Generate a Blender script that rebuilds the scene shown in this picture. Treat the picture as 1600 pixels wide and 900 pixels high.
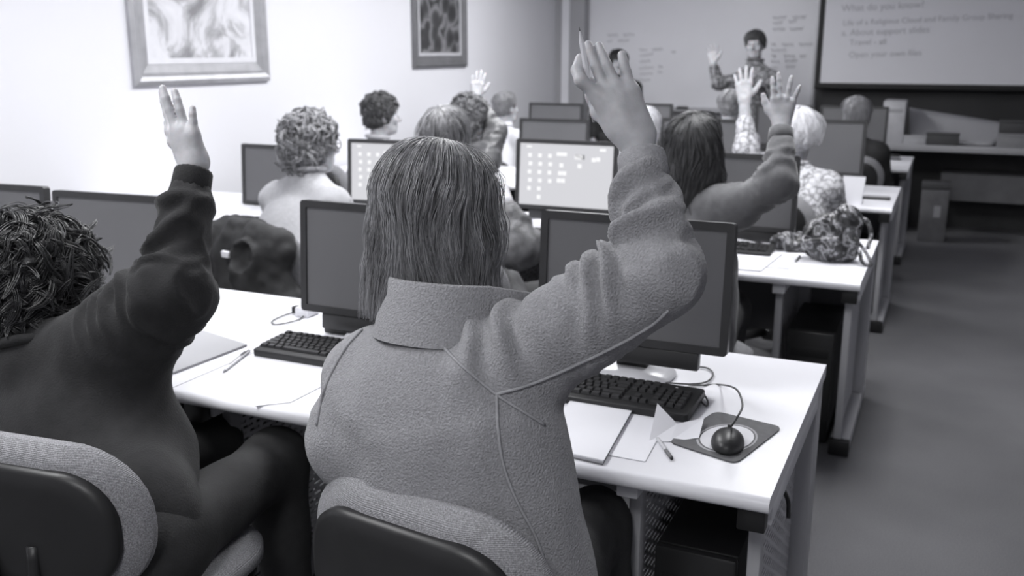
import bpy, bmesh, math, random
import numpy as np
from mathutils import Vector, Matrix
from mathutils.bvhtree import BVHTree

for o in list(bpy.data.objects):
    bpy.data.objects.remove(o, do_unlink=True)
scene = bpy.context.scene
C = scene.collection
R = math.radians
PI = math.pi
random.seed(7)
rng = np.random.default_rng(7)

# ------------------------------------------------------------------ camera, world, light, exposure
CAM_H, FPX, YAW, PIT = 1.48, 1500.0, R(24.3), R(13.9)
cam_d = bpy.data.cameras.new('camera')
cam = bpy.data.objects.new('camera', cam_d)
C.objects.link(cam)
cam.location = (0, 0, CAM_H)
cam.rotation_euler = (R(90) - PIT, 0, YAW)
cam_d.sensor_width = 36.0
cam_d.lens = 36.0 * FPX / 1600.0
cam_d.clip_start = 0.05
cam_d.dof.use_dof = True
cam_d.dof.focus_distance = 1.62
cam_d.dof.aperture_fstop = 4.8
scene.camera = cam

world = bpy.data.worlds.new('world')
scene.world = world
world.use_nodes = True
world.node_tree.nodes['Background'].inputs[0].default_value = (0.80, 0.81, 0.84, 1)
world.node_tree.nodes['Background'].inputs[1].default_value = 0.12

vs = scene.view_settings
vs.view_transform = 'Standard'
vs.look = 'None'
vs.gamma = 1.0
vs.use_curve_mapping = False
vs.exposure = 0.45

CEIL = 2.62
LAMP_W = 27.0
# ceiling troffers that are switched on: over the left two thirds and the back of the room
LAMPS = [(-2.15, 1.0), (-2.15, 3.2), (-2.3, 5.2), (-2.3, 7.15), (-0.3, -0.7), (-0.4, 3.9)]
for i, (lx, ly) in enumerate(LAMPS):
    ld = bpy.data.lights.new('ceiling_lamp_light', 'AREA')
    ld.shape = 'RECTANGLE'
    ld.size, ld.size_y = 0.55, 1.15
    ld.energy = LAMP_W
    ld.color = (0.985, 0.99, 1.0)
    lo = bpy.data.objects.new('ceiling_lamp_light', ld)
    C.objects.link(lo)
    lo.location = (lx, ly, CEIL - 0.03)

# the same pinhole model, to turn a measured image point and a distance into a place in the room
_F = np.array([-math.sin(YAW) * math.cos(PIT), math.cos(YAW) * math.cos(PIT), -math.sin(PIT)])
_R = np.array([math.cos(YAW), math.sin(YAW), 0.0])
_U = np.cross(_R, _F)
_C = np.array([0, 0, CAM_H])
def ray(u, v): return _F + _R * ((u - 800) / FPX) + _U * ((450 - v) / FPX)
def W(u, v, w): return _C + ray(u, v) * w
def atY(u, v, Y):
    d = ray(u, v); return _C + d * (Y / d[1])
def atX(u, v, X):
    d = ray(u, v); return _C + d * (X / d[0])
def atZ(u, v, Z):
    d = ray(u, v); return _C + d * ((Z - CAM_H) / d[2])

# ------------------------------------------------------------------ materials
def tint(v): return (v * 0.985, v * 0.985, min(1.0, v * 1.035), 1)
_mats = {}
def mat(name, v, rough=0.6, var=0.12, vscale=8.0, bump=0.0, bscale=120.0, spec=0.5, metal=0.0, sheen=0.0,
        detail=3.0, coat=0.0):
    if name in _mats: return _mats[name]
    m = bpy.data.materials.new(name); m.use_nodes = True
    nt = m.node_tree; b = nt.nodes['Principled BSDF']
    b.inputs['Roughness'].default_value = rough
    b.inputs['Specular IOR Level'].default_value = spec
    b.inputs['Metallic'].default_value = metal
    if sheen:
        b.inputs['Sheen Weight'].default_value = sheen
        b.inputs['Sheen Roughness'].default_value = 0.45
    if coat: b.inputs['Coat Weight'].default_value = coat
    tc = nt.nodes.new('ShaderNodeTexCoord')
    n = nt.nodes.new('ShaderNodeTexNoise')
    n.inputs['Scale'].default_value = vscale; n.inputs['Detail'].default_value = detail
    nt.links.new(tc.outputs['Object'], n.inputs['Vector'])
    cr = nt.nodes.new('ShaderNodeValToRGB')
    cr.color_ramp.elements[0].position = 0.3; cr.color_ramp.elements[1].position = 0.7
    cr.color_ramp.elements[0].color = tint(v * (1 - var)); cr.color_ramp.elements[1].color = tint(min(1, v * (1 + var)))
    nt.links.new(n.outputs['Fac'], cr.inputs['Fac'])
    nt.links.new(cr.outputs['Color'], b.inputs['Base Color'])
    if bump:
        n2 = nt.nodes.new('ShaderNodeTexNoise')
        n2.inputs['Scale'].default_value = bscale; n2.inputs['Detail'].default_value = 4
        nt.links.new(tc.outputs['Object'], n2.inputs['Vector'])
        bp = nt.nodes.new('ShaderNodeBump')
        bp.inputs['Strength'].default_value = bump; bp.inputs['Distance'].default_value = 0.004
        nt.links.new(n2.outputs['Fac'], bp.inputs['Height'])
        nt.links.new(bp.outputs['Normal'], b.inputs['Normal'])
    _mats[name] = m
    return m

def ramp_mat(name, build, rough=0.6, spec=0.4):
    """material whose colour comes out of build(nt, texcoord) -> colour socket"""
    if name in _mats: return _mats[name]
    m = bpy.data.materials.new(name); m.use_nodes = True
    nt = m.node_tree; b = nt.nodes['Principled BSDF']
    b.inputs['Roughness'].default_value = rough; b.inputs['Specular IOR Level'].default_value = spec
    tc = nt.nodes.new('ShaderNodeTexCoord')
    nt.links.new(build(nt, tc), b.inputs['Base Color'])
    _mats[name] = m
    return m

def ramp(nt, fac, stops):
    cr = nt.nodes.new('ShaderNodeValToRGB')
    e = cr.color_ramp.elements
    while len(e) < len(stops): e.new(0.5)
    for el, (p, v) in zip(e, stops):
        el.position = p; el.color = tint(v)
    nt.links.new(fac, cr.inputs['Fac'])
    return cr.outputs['Color']

def noise_node(nt, vec, scale, detail=4, dist=0.0, rough=0.5):
    n = nt.nodes.new('ShaderNodeTexNoise')
    n.inputs['Scale'].default_value = scale; n.inputs['Detail'].default_value = detail
    n.inputs['Distortion'].default_value = dist; n.inputs['Roughness'].default_value = rough
    nt.links.new(vec, n.inputs['Vector'])
    return n.outputs['Fac']

def emit_mat(name, v, s):
    if name in _mats: return _mats[name]
    m = bpy.data.materials.new(name); m.use_nodes = True
    b = m.node_tree.nodes['Principled BSDF']
    b.inputs['Base Color'].default_value = tint(0.02)
    b.inputs['Emission Color'].default_value = tint(v); b.inputs['Emission Strength'].default_value = s
    b.inputs['Roughness'].default_value = 0.4
    _mats[name] = m
    return m

def hair_mat(name, dark, light, rough=0.38):
    if name in _mats: return _mats[name]
    m = bpy.data.materials.new(name); m.use_nodes = True
    nt = m.node_tree; b = nt.nodes['Principled BSDF']
    g = nt.nodes.new('ShaderNodeNewGeometry')
    cr = nt.nodes.new('ShaderNodeValToRGB')
    cr.color_ramp.elements[0].position = 0.05; cr.color_ramp.elements[1].position = 0.95
    cr.color_ramp.elements[0].color = tint(dark); cr.color_ramp.elements[1].color = tint(light)
    tc = nt.nodes.new('ShaderNodeTexCoord'); mp_ = nt.nodes.new('ShaderNodeMapping'); mp_.inputs['Scale'].default_value = (75, 75, 9)
    nz = nt.nodes.new('ShaderNodeTexNoise'); nz.inputs['Scale'].default_value = 1.0; nz.inputs['Detail'].default_value = 2
    nt.links.new(tc.outputs['Object'], mp_.inputs['Vector']); nt.links.new(mp_.outputs['Vector'], nz.inputs['Vector'])
    st = nt.nodes.new('ShaderNodeMapRange'); st.inputs['From Min'].default_value = .3; st.inputs['From Max'].default_value = .7
    nt.links.new(nz.outputs['Fac'], st.inputs['Value'])
    mul = nt.nodes.new('ShaderNodeMix'); mul.data_type = 'FLOAT'; mul.inputs['Factor'].default_value = .55
    nt.links.new(g.outputs['Random Per Island'], mul.inputs[2]); nt.links.new(st.outputs['Result'], mul.inputs[3])
    nt.links.new(mul.outputs[0], cr.inputs['Fac'])
    nt.links.new(cr.outputs['Color'], b.inputs['Base Color'])
    b.inputs['Roughness'].default_value = rough
    b.inputs['Specular IOR Level'].default_value = 0.55
    _mats[name] = m
    return m

# ------------------------------------------------------------------ object helpers
def tag(o, label=None, cat=None, group=None, kind=None):
    if label: o['label'] = label
    if cat: o['category'] = cat
    if group: o['group'] = group
    if kind: o['kind'] = kind
    return o
def empty(name, loc=(0, 0, 0), rz=0.0):
    o = bpy.data.objects.new(name, None); C.objects.link(o)
    o.location = loc; o.rotation_euler = (0, 0, rz); o.empty_display_size = 0.05
    return o
def link(name, me, m=None, parent=None, smooth=None):
    if m is not None and len(me.materials) == 0: me.materials.append(m)
    o = bpy.data.objects.new(name, me); C.objects.link(o)
    if parent is not None: o.parent = parent
    return o
def bm_obj(name, bm, m, parent=None, smooth=False, angle=None):
    me = bpy.data.meshes.new(name)
    bmesh.ops.recalc_face_normals(bm, faces=bm.faces[:])
    bm.to_mesh(me); bm.free()
    if smooth:
        for p in me.polygons: p.use_smooth = True
        if angle: me.set_sharp_from_angle(angle=R(angle))
    return link(name, me, m, parent)
def box(bm, c, s, rot=None, bev=0.0, seg=2):
    """a box centred on c with full size s; rot a 3x3 Matrix"""
    r = bmesh.ops.create_cube(bm, size=1.0)
    vs_ = r['verts']
    mtx = Matrix.Translation(Vector(c)) @ (rot.to_4x4() if rot else Matrix()) @ Matrix.Diagonal((s[0], s[1], s[2], 1))
    bmesh.ops.transform(bm, matrix=mtx, verts=vs_)
    if bev:
        es = list({e for v in vs_ for e in v.link_edges})
        bmesh.ops.bevel(bm, geom=es, offset=bev, segments=seg, affect='EDGES', profile=0.5, clamp_overlap=True)
def lohi(bm, lo, hi, bev=0.0, seg=2):
    lo = Vector(lo); hi = Vector(hi)
    box(bm, (lo + hi) / 2, hi - lo, None, bev, seg)
def boxo(name, lo, hi, m, parent=None, bev=0.0, seg=2, smooth=False):
    bm = bmesh.new(); lohi(bm, lo, hi, bev, seg)
    return bm_obj(name, bm, m, parent, smooth=bev > 0, angle=40)
def prism(bm, pts, z0, z1, bev=0.0):
    """extrude a closed xy outline from z0 to z1"""
    vb = [bm.verts.new((x, y, z0)) for x, y in pts]; vt = [bm.verts.new((x, y, z1)) for x, y in pts]
    n = len(pts)
    f0 = bm.faces.new(vb[::-1]); f1 = bm.faces.new(vt)
    for i in range(n): bm.faces.new((vb[i], vb[(i + 1) % n], vt[(i + 1) % n], vt[i]))
    if bev:
        es = list({e for v in vt for e in v.link_edges if e.other_vert(v) in vt})
        bmesh.ops.bevel(bm, geom=es, offset=bev, segments=2, affect='EDGES', profile=0.5)
def rrect(w, h, r, n=5, cx=0.0, cy=0.0):
    pts = []
    for sx, sy, a0 in ((1, 1, 0), (-1, 1, 90), (-1, -1, 180), (1, -1, 270)):
        for i in range(n + 1):
            a = R(a0 + 90 * i / n)
            pts.append((cx + sx * (w / 2 - r) + r * math.cos(a), cy + sy * (h / 2 - r) + r * math.sin(a)))
    return pts
def tube(bm, pts, r, n=8, cap=True):
    """a round tube along pts; r a number or a list"""
    pts = [Vector(p) for p in pts]
    rs = r if isinstance(r, (list, tuple)) else [r] * len(pts)
    ref = Vector((0, 0, 1)); rings = []
    for i, p in enumerate(pts):
        t = (pts[min(i + 1, len(pts) - 1)] - pts[max(i - 1, 0)]).normalized()
        a = t.cross(ref)
        if a.length < 0.1: a = t.cross(Vector((1, 0, 0)))
        a.normalize(); b = a.cross(t); ref = b
        rings.append([bm.verts.new(p + (a * math.cos(2 * PI * k / n) + b * math.sin(2 * PI * k / n)) * rs[i]) for k in range(n)])
    for i in range(len(rings) - 1):
        for k in range(n):
            bm.faces.new((rings[i][k], rings[i][(k + 1) % n], rings[i + 1][(k + 1) % n], rings[i + 1][k]))
    if cap:
        bm.faces.new(rings[0][::-1]); bm.faces.new(rings[-1])
def spline(pts, n=8):
    """Catmull-Rom through pts"""
    P = [np.array(p, float) for p in pts]
    P = [2 * P[0] - P[1]] + P + [2 * P[-1] - P[-2]]
    out = []
    for i in range(1, len(P) - 2):
        for k in range(n):
            t = k / n
            out.append(0.5 * ((2 * P[i]) + (-P[i - 1] + P[i + 1]) * t + (2 * P[i - 1] - 5 * P[i] + 4 * P[i + 1] - P[i + 2]) * t * t
                              + (-P[i - 1] + 3 * P[i] - 3 * P[i + 1] + P[i + 2]) * t ** 3))
    out.append(P[-2])
    return out
def lathe(bm, prof, n=20, c=(0, 0, 0)):
    rings = [[bm.verts.new((c[0] + r * math.cos(2 * PI * k / n), c[1] + r * math.sin(2 * PI * k / n), c[2] + z)) for k in range(n)] for r, z in prof]
    for i in range(len(rings) - 1):
        for k in range(n):
            bm.faces.new((rings[i][k], rings[i][(k + 1) % n], rings[i + 1][(k + 1) % n], rings[i + 1][k]))
    bm.faces.new(rings[0][::-1]); bm.faces.new(rings[-1])
def copy_tree(o, parent=None):
    c = o.copy(); C.objects.link(c)
    if parent is not None: c.parent = parent
    for ch in o.children: copy_tree(ch, c)
    return c
def mesh_np(name, V, Q, m, parent=None, smooth=True):
    """mesh from numpy vertices and quads / triangles (index -1 closes a triangle)"""
    me = bpy.data.meshes.new(name)
    V = np.asarray(V, np.float32); Q = np.asarray(Q, np.int32)
    k = Q.shape[1]
    me.vertices.add(len(V)); me.vertices.foreach_set('co', V.ravel())
    me.loops.add(Q.size); me.loops.foreach_set('vertex_index', Q.ravel())
    me.polygons.add(len(Q))
    me.polygons.foreach_set('loop_start', np.arange(0, Q.size, k, dtype=np.int32))
    me.polygons.foreach_set('use_smooth', np.full(len(Q), smooth))
    me.update(calc_edges=True)
    return link(name, me, m, parent)
# ------------------------------------------------------------------ the room
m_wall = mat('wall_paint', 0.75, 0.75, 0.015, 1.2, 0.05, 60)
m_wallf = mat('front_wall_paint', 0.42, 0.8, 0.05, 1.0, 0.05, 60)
m_dado = mat('dark_wall_panel', 0.035, 0.7, 0.2, 2.0)
m_ceil = mat('ceiling_tile', 0.80, 0.9, 0.04, 40.0, 0.2, 150)
def carpet(nt, tc):
    a = noise_node(nt, tc.outputs['Object'], 1.3, 3)
    b = noise_node(nt, tc.outputs['Object'], 330.0, 3, 0, 0.8)
    mx = nt.nodes.new('ShaderNodeMath'); mx.operation = 'MULTIPLY_ADD'
    mx.inputs[1].default_value = 0.35
    nt.links.new(a, mx.inputs[0]); nt.links.new(b, mx.inputs[2])
    return ramp(nt, mx.outputs[0], [(0.45, 0.085), (0.68, 0.155), (0.9, 0.23)])
m_carpet = ramp_mat('grey_carpet', carpet, 0.95, 0.1)
nt = m_carpet.node_tree
_tc = [n for n in nt.nodes if n.type == 'TEX_COORD'][0]
_bp = nt.nodes.new('ShaderNodeBump'); _bp.inputs['Strength'].default_value = 0.6; _bp.inputs['Distance'].default_value = 0.006
nt.links.new(noise_node(nt, _tc.outputs['Object'], 260, 3), _bp.inputs['Height'])
nt.links.new(_bp.outputs['Normal'], nt.nodes['Principled BSDF'].inputs['Normal'])

XL, XR, YB, YF = -3.86, 2.6, -2.6, 9.8
def struct(name, lo, hi, m):
    o = boxo(name, lo, hi, m); o['kind'] = 'structure'; return o
struct('floor', (XL - .1, YB - .1, -0.1), (XR + .1, YF + .1, 0), m_carpet)
struct('ceiling', (XL - .1, YB - .1, CEIL), (XR + .1, YF + .1, CEIL + 0.1), m_ceil)
struct('wall_left', (XL - .1, YB - .1, 0), (XL, YF + .1, CEIL), m_wall)
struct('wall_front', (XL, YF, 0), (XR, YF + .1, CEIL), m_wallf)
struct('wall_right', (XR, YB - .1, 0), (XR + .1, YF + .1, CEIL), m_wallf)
struct('wall_back', (XL, YB - .1, 0), (XR, YB, CEIL), m_wall)
struct('baseboard_left', (XL, YB, 0), (XL + 0.012, YF, 0.1), m_dado)
# pilaster and conduit strip in the front left corner
p = atY(896, 100, YF - 0.1)
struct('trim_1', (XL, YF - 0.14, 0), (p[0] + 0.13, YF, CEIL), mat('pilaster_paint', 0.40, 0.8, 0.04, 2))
q = atY(881, 100, YF - 0.2)
struct('trim_2', (q[0] - 0.04, YF - 0.17, 0), (q[0] + 0.04, YF - 0.14, CEIL), mat('conduit_white', 0.82, 0.6, 0.03, 3))
# dark lower wall on the right half of the front wall
sl = atY(1270, 137, YF - 0.1)
struct('trim_3', (sl[0] + 0.02, YF - 0.03, 0), (XR, YF, 1.75), m_dado)

# troffer housings for the lamps
m_tro = mat('troffer_white', 0.75, 0.5, 0.02)
m_diff = emit_mat('troffer_diffuser', 1.0, 4.0)
for i, (lx, ly) in enumerate(LAMPS):
    t = empty('ceiling_light', (lx, ly, CEIL))
    fr = bmesh.new()
    for a, b in (((-.32, -.64, -.025), (-.28, .64, 0)), ((.28, -.64, -.025), (.32, .64, 0)),
                 ((-.28, -.64, -.025), (.28, -.6, 0)), ((-.28, .6, -.025), (.28, .64, 0))): lohi(fr, a, b)
    bm_obj('frame', fr, m_tro, t)
    boxo('diffuser', (-.28, -.6, -.012), (.28, .6, -.004), m_diff, t)
    where = ('over the nearest row by the left wall', 'over the second row by the left wall', 'over the third row by the left wall',
             'over the last row near the left wall', 'behind the camera', 'over the aisle end of the second row')[i]
    tag(t, 'white rectangular fluorescent ceiling light ' + where, 'ceiling light', 'ceiling lights')

# whiteboard on the front wall
a = atY(922, 60, YF); b = atY(1262, 172, YF)
WBX0, WBX1, WBZ0, WBZ1 = a[0], b[0] + 0.02, b[2], 2.12
wb = empty('whiteboard', ((WBX0 + WBX1) / 2, YF, 0))
m_frame = mat('aluminium_trim', 0.45, 0.4, 0.05, 5, metal=0.4)
boxo('board', (WBX0 - wb.location.x, -0.02, WBZ0), (WBX1 - wb.location.x, -0.005, WBZ1), mat('whiteboard_enamel', 0.80, 0.30, 0.03, 1.5), wb)
hw = (WBX1 - WBX0) / 2
for nm, lo, hi in (('frame_bottom', (-hw, -.03, WBZ0 - .03), (hw, 0, WBZ0)), ('frame_top', (-hw, -.03, WBZ1), (hw, 0, WBZ1 + .03)),
                   ('frame_side', (-hw - .03, -.03, WBZ0 - .03), (-hw, 0, WBZ1 + .03)), ('frame_side', (hw, -.03, WBZ0 - .03), (hw + .03, 0, WBZ1 + .03))):
    boxo(nm, lo, hi, m_frame, wb)
boxo('pen_tray', (-hw * .6, -.09, WBZ0 - .04), (hw * .6, -.03, WBZ0 - .02), m_frame, wb)
m_ink = mat('marker_ink', 0.50, 0.6, 0.3, 30)
rr = random.Random(3)
def scribble(u0, v0, u1, rows, dv):
    """rows of faint handwriting as thin raised ink lines on the board"""
    for k in range(rows):
        bm = bmesh.new()
        A = atY(u0, v0 + k * dv, YF); B = atY(u1 - rr.uniform(0, 30), v0 + k * dv - rr.uniform(0, 3), YF)
        x = A[0]; L = B[0] - A[0]
        while x < B[0]:
            w = rr.uniform(0.05, 0.16); pts = []
            n = int(w / 0.012) + 3
            for j in range(n):
                xx = x + w * j / n
                pts.append((xx - wb.location.x, -0.022, A[2] + (B[2] - A[2]) * (xx - A[0]) / L + 0.018 * math.sin(j * 2.1 + rr.uniform(-.6, .6))))
            tube(bm, pts, 0.0035, 4)
            x += w + rr.uniform(0.03, 0.06)
        bm_obj('handwriting', bm, m_ink, wb)['kind'] = 'stuff'
scribble(1000, 78, 1040, 6, 9.5); scribble(1050, 82, 1070, 2, 10)
scribble(1208, 28, 1262, 3, 9); scribble(1205, 70, 1262, 5, 9)
scribble(950, 55, 990, 2, 10)
tag(wb, 'large white marker board with faint handwriting on the front wall', 'whiteboard')

# projection screen
SY = YF - 0.16
a = atY(1272, 135, SY); b = atY(1601, 140, SY)
SX0, SX1, SZ0, SZ1 = a[0], a[0] + 2.15, a[2], 2.45
ps = empty('projection_screen', ((SX0 + SX1) / 2, SY, 0)); hw = (SX1 - SX0) / 2
boxo('screen_cloth', (-hw + .05, -0.004, SZ0 + .035), (hw - .05, 0.0, SZ1), mat('screen_cloth', 0.86, 0.8, 0.015, 2), ps)
m_blk = mat('black_border', 0.012, 0.6, 0.2, 5)
boxo('border', (-hw, -.008, SZ0), (hw, .004, SZ0 + .035), m_blk, ps)
boxo('border', (-hw, -.008, SZ0 + .035), (-hw + .05, .004, SZ1), m_blk, ps)
boxo('border', (hw - .05, -.008, SZ0 + .035), (hw, .004, SZ1), m_blk, ps)
bm = bmesh.new(); tube(bm, [(-hw - .05, .02, SZ1 + .05), (hw + .05, .02, SZ1 + .05)], 0.055, 16)
bm_obj('roller_case', bm, mat('roller_case', .5, .5), ps, True, 40)
bm = bmesh.new(); tube(bm, [(-hw, 0, SZ0 - .008), (hw, 0, SZ0 - .008)], 0.012, 8)
bm_obj('bottom_bar', bm, m_blk, ps, True, 40)
m_txt = mat('projected_text', 0.58, 0.9, 0.05)
for txt, u, v, size in (('What do you know?', 1315, 18, .085), ('Life of a Religious Cloud and Family Group Sharing', 1317, 40, .085),
                        ('a. About support slides', 1315, 56, .08), ('Travel - all', 1327, 71, .075), ('Open your own files', 1326, 90, .075)):
    cu = bpy.data.curves.new('screen_text', 'FONT'); cu.body = txt; cu.size = size
    to = bpy.data.objects.new('screen_text', cu); C.objects.link(to)
    P = atY(u, v, SY)
    if 'Life' in txt: cu.size = size * 0.80
    to.location = (P[0] - ps.location.x, -0.0085, P[2]); to.rotation_euler = (R(90), R(-2.0), 0); to.parent = ps
    cu.materials.append(m_txt)
    dg = bpy.context.evaluated_depsgraph_get()
    me = bpy.data.meshes.new_from_object(to.evaluated_get(dg))
    mo = link('screen_text', me, None, ps); mo['kind'] = 'stuff'; mo.location = to.location; mo.rotation_euler = to.rotation_euler
    bpy.data.objects.remove(to, do_unlink=True)
tag(ps, 'pull-down projection screen with black border showing a text slide', 'projection screen')

# ------------------------------------------------------------------ pictures on the left wall
def picture(name, y0, y1, z0, z1, fw, m_fr, m_in, m_art, label, cat):
    t = empty(name, (XL, (y0 + y1) / 2, z0))
    w = y1 - y0; h = z1 - z0
    # mitred rails with a stepped profile: (inset, proud)
    prof = [(0, 0), (0, .022), (fw * .22, .034), (fw * .42, .026), (fw * .55, .026), (fw * .6, .018), (fw, .009), (fw, 0)]
    def rail(p0, p1, n):
        bm = bmesh.new(); A = []; B = []
        d = (p1 - p0).normalized()
        for ins, pr in prof:
            A.append(bm.verts.new(p0 + n * ins + d * ins + Vector((pr, 0, 0))))
            B.append(bm.verts.new(p1 + n * ins - d * ins + Vector((pr, 0, 0))))
        for i in range(len(prof) - 1): bm.faces.new((A[i], A[i + 1], B[i + 1], B[i]))
        bm_obj('frame_rail', bm, m_fr, t)
    c = [Vector((0, -w / 2, 0)), Vector((0, w / 2, 0)), Vector((0, w / 2, h)), Vector((0, -w / 2, h))]
    rail(c[0], c[1], Vector((0, 0, 1))); rail(c[1], c[2], Vector((0, -1, 0)))
    rail(c[2], c[3], Vector((0, 0, -1))); rail(c[3], c[0], Vector((0, 1, 0)))
    li = fw + 0.0; lw = fw * .28
    for lo, hi in (((0, -w / 2 + li, li), (.013, w / 2 - li, li + lw)), ((0, -w / 2 + li, h - li - lw), (.013, w / 2 - li, h - li)),
                   ((0, -w / 2 + li, li + lw), (.013, -w / 2 + li + lw, h - li - lw)), ((0, w / 2 - li - lw, li + lw), (.013, w / 2 - li, h - li - lw))):
        boxo('liner', lo, hi, m_in, t)
    boxo('canvas', (0, -w / 2 + li + lw, li + lw), (.006, w / 2 - li - lw, h - li - lw), m_art, t)
    return tag(t, label, cat, 'framed pictures on the left wall')
def art_pale(nt, tc):
    a = noise_node(nt, tc.outputs['Object'], 3.3, 6, 1.6, 0.62)
    return ramp(nt, a, [(0.36, 0.24), (0.47, 0.44), (0.54, 0.66), (0.68, 0.74)])
def art_dark(nt, tc):
    a = noise_node(nt, tc.outputs['Object'], 4.2, 4, 0.8, 0.5)
    v = nt.nodes.new('ShaderNodeTexVoronoi'); v.inputs['Scale'].default_value = 6
    nt.links.new(tc.outputs['Object'], v.inputs['Vector'])
    mx = nt.nodes.new('ShaderNodeMath'); mx.operation = 'MULTIPLY'
    nt.links.new(a, mx.inputs[0]); nt.links.new(v.outputs['Distance'], mx.inputs[1])
    return ramp(nt, mx.outputs[0], [(0.1, 0.03), (0.2, 0.06), (0.3, 0.22), (0.38, 0.04)])
b0 = atX(207, 137, XL); b1 = atX(418, 124.5, XL)
picture('framed_painting', b0[1], b1[1], (b0[2] + b1[2]) / 2, (b0[2] + b1[2]) / 2 + 0.82, .11,
        mat('frame_pewter', .42, .38, .1, 12, metal=.35), mat('frame_liner_pale', .7, .5, .05), ramp_mat('pale_abstract_painting', art_pale, .5),
        'large pale abstract painting in a stepped silver frame', 'picture')
b0 = atX(644, 107, XL); b1 = atX(727, 103, XL)
picture('framed_print', b0[1], b1[1], (b0[2] + b1[2]) / 2, (b0[2] + b1[2]) / 2 + 0.95, .09,
        mat('frame_dark_pewter', .18, .4, .1, 12, metal=.3), mat('frame_liner_grey', .5, .5, .05), ramp_mat('dark_figure_print', art_dark, .4),
        'dark framed print hanging farther along the left wall', 'picture')
# ------------------------------------------------------------------ desks
DZ = 0.70                      # top of the worktops
XE = -0.225                    # right end of every row
ROWY = [(1.62, 2.46), (3.42, 4.27), (5.20, 6.06), (7.05, 7.88)]
m_top = mat('white_laminate', 0.78, 0.35, 0.012, 3.0, spec=0.4)
m_leg = mat('grey_steel_paint', 0.42, 0.45, 0.04, 6)
m_panel = mat('light_perforated_steel', 0.52, 0.5, 0.04, 6)
m_dpanel = mat('dark_grey_back_panel', 0.16, 0.6, 0.06, 4)
m_cap = mat('black_plastic', 0.014, 0.42, 0.15, 10)

def perforated_mesh(w, h, name='side_panel'):
    """sheet in the YZ plane, w wide and h high, with rows of real slots cut through it"""
    bm = bmesh.new()
    rowh, slot, gap, tab = 0.016, 0.038, 0.007, 0.014
    n = int(h / rowh)
    for i in range(n):
        z = i * h / n; zz = h / n
        lohi(bm, (-.001, 0, z), (.001, w, z + zz - gap))
        off = (i % 2) * (slot + tab) / 2
        y = -off
        while y < w:
            a, b = max(0, y), min(w, y + tab)
            if b > a: lohi(bm, (-.001, a, z + zz - gap), (.001, b, z + zz))
            y += slot + tab
    me = bpy.data.meshes.new(name); bm.to_mesh(me); bm.free(); me.materials.append(m_panel)
    return me
D = ROWY[0][1] - ROWY[0][0]
perf_me = perforated_mesh(D - 0.30, DZ - 0.19)
def worktop_mesh(w, d):
    """board with a rolled front edge: profile in YZ extruded along X"""
    t = 0.032; prof = []
    for i in range(7):
        a = R(270 - 180 * i / 6); prof.append((0.016 + 0.016 * math.cos(a), -0.016 + 0.016 * math.sin(a)))
    prof += [(d, 0), (d, -t)]
    bm = bmesh.new()
    A = [bm.verts.new((0, y, z)) for y, z in prof]; B = [bm.verts.new((w, y, z)) for y, z in prof]
    n = len(prof)
    for i in range(n): bm.faces.new((A[i], A[(i + 1) % n], B[(i + 1) % n], B[i]))
    bm.faces.new(A); bm.faces.new(B[::-1])
    return bm
def frame(parent, x, d, end):
    """one upright frame of a desk: foot, posts, top arm, black caps and slotted panel"""
    f = boxo('foot', (x - .035, .16, .012), (x + .035, d - .005, .06), m_leg, parent, .004)
    boxo('foot_cap', (x - .037, .125, .008), (x + .037, .162, .064), m_cap, f, .003)
    boxo('post_front', (x - .022, .15, .06), (x + .004, .19, DZ - .08), m_leg, parent, .003)
    boxo('post_rear', (x - .024, d - .13, .06), (x + .033, d - .03, DZ - .032), m_leg, parent, .004)
    a = boxo('arm', (x - .022, .06, DZ - .078), (x + (.034 if end else .022), d - .12, DZ - .032), mat('light_rail', .66, .5, .03, 5), parent, .003)
    if end: boxo('arm_cap', (x - .026, .028, DZ - .082), (x + .026, .062, DZ - .033), m_cap, a, .003)
    pnl = link('side_panel', perf_me, None, parent)
    pnl.location = (x - .009, .17, .075)
    if end:
        boxo('cable_slot', (x + .03, d - .085, DZ - .2), (x + .0315, d - .075, DZ - .12), m_cap, parent)
def desk(x0, x1, row, label):
    y0, y1 = ROWY[row]; d = y1 - y0
    t = empty('computer_desk', (x0, y0, 0)); w = x1 - x0
    top = bm_obj('worktop', worktop_mesh(w - .003, d), m_top, t, True, 30); top.location = (0, 0, DZ)
    frame(t, w - .038, d, True)
    frame(t, w - .285, d, False)
    frame(t, .045, d, True)
    boxo('modesty_panel', (.08, d - .08, .28), (w - .08, d - .065, DZ - .033), m_dpanel, t)
    return tag(t, label, 'desk', 'rows of white computer desks')
DW = 1.40
RN = ['nearest row', 'second row', 'third row', 'last row']
for r in range(4):
    names = ['aisle end', 'middle', 'wall end']
    for k in range(2 if r < 3 else 2):
        x1 = XE - k * DW; x0 = x1 - DW
        desk(x0, x1, r, 'white laminate computer desk, %s, in the %s' % (names[k] if k < 1 else 'middle', RN[r]))
    x1 = XE - 2 * DW
    desk(XL + 0.03, x1, r, 'short white computer desk against the left wall in the %s' % RN[r])

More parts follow.
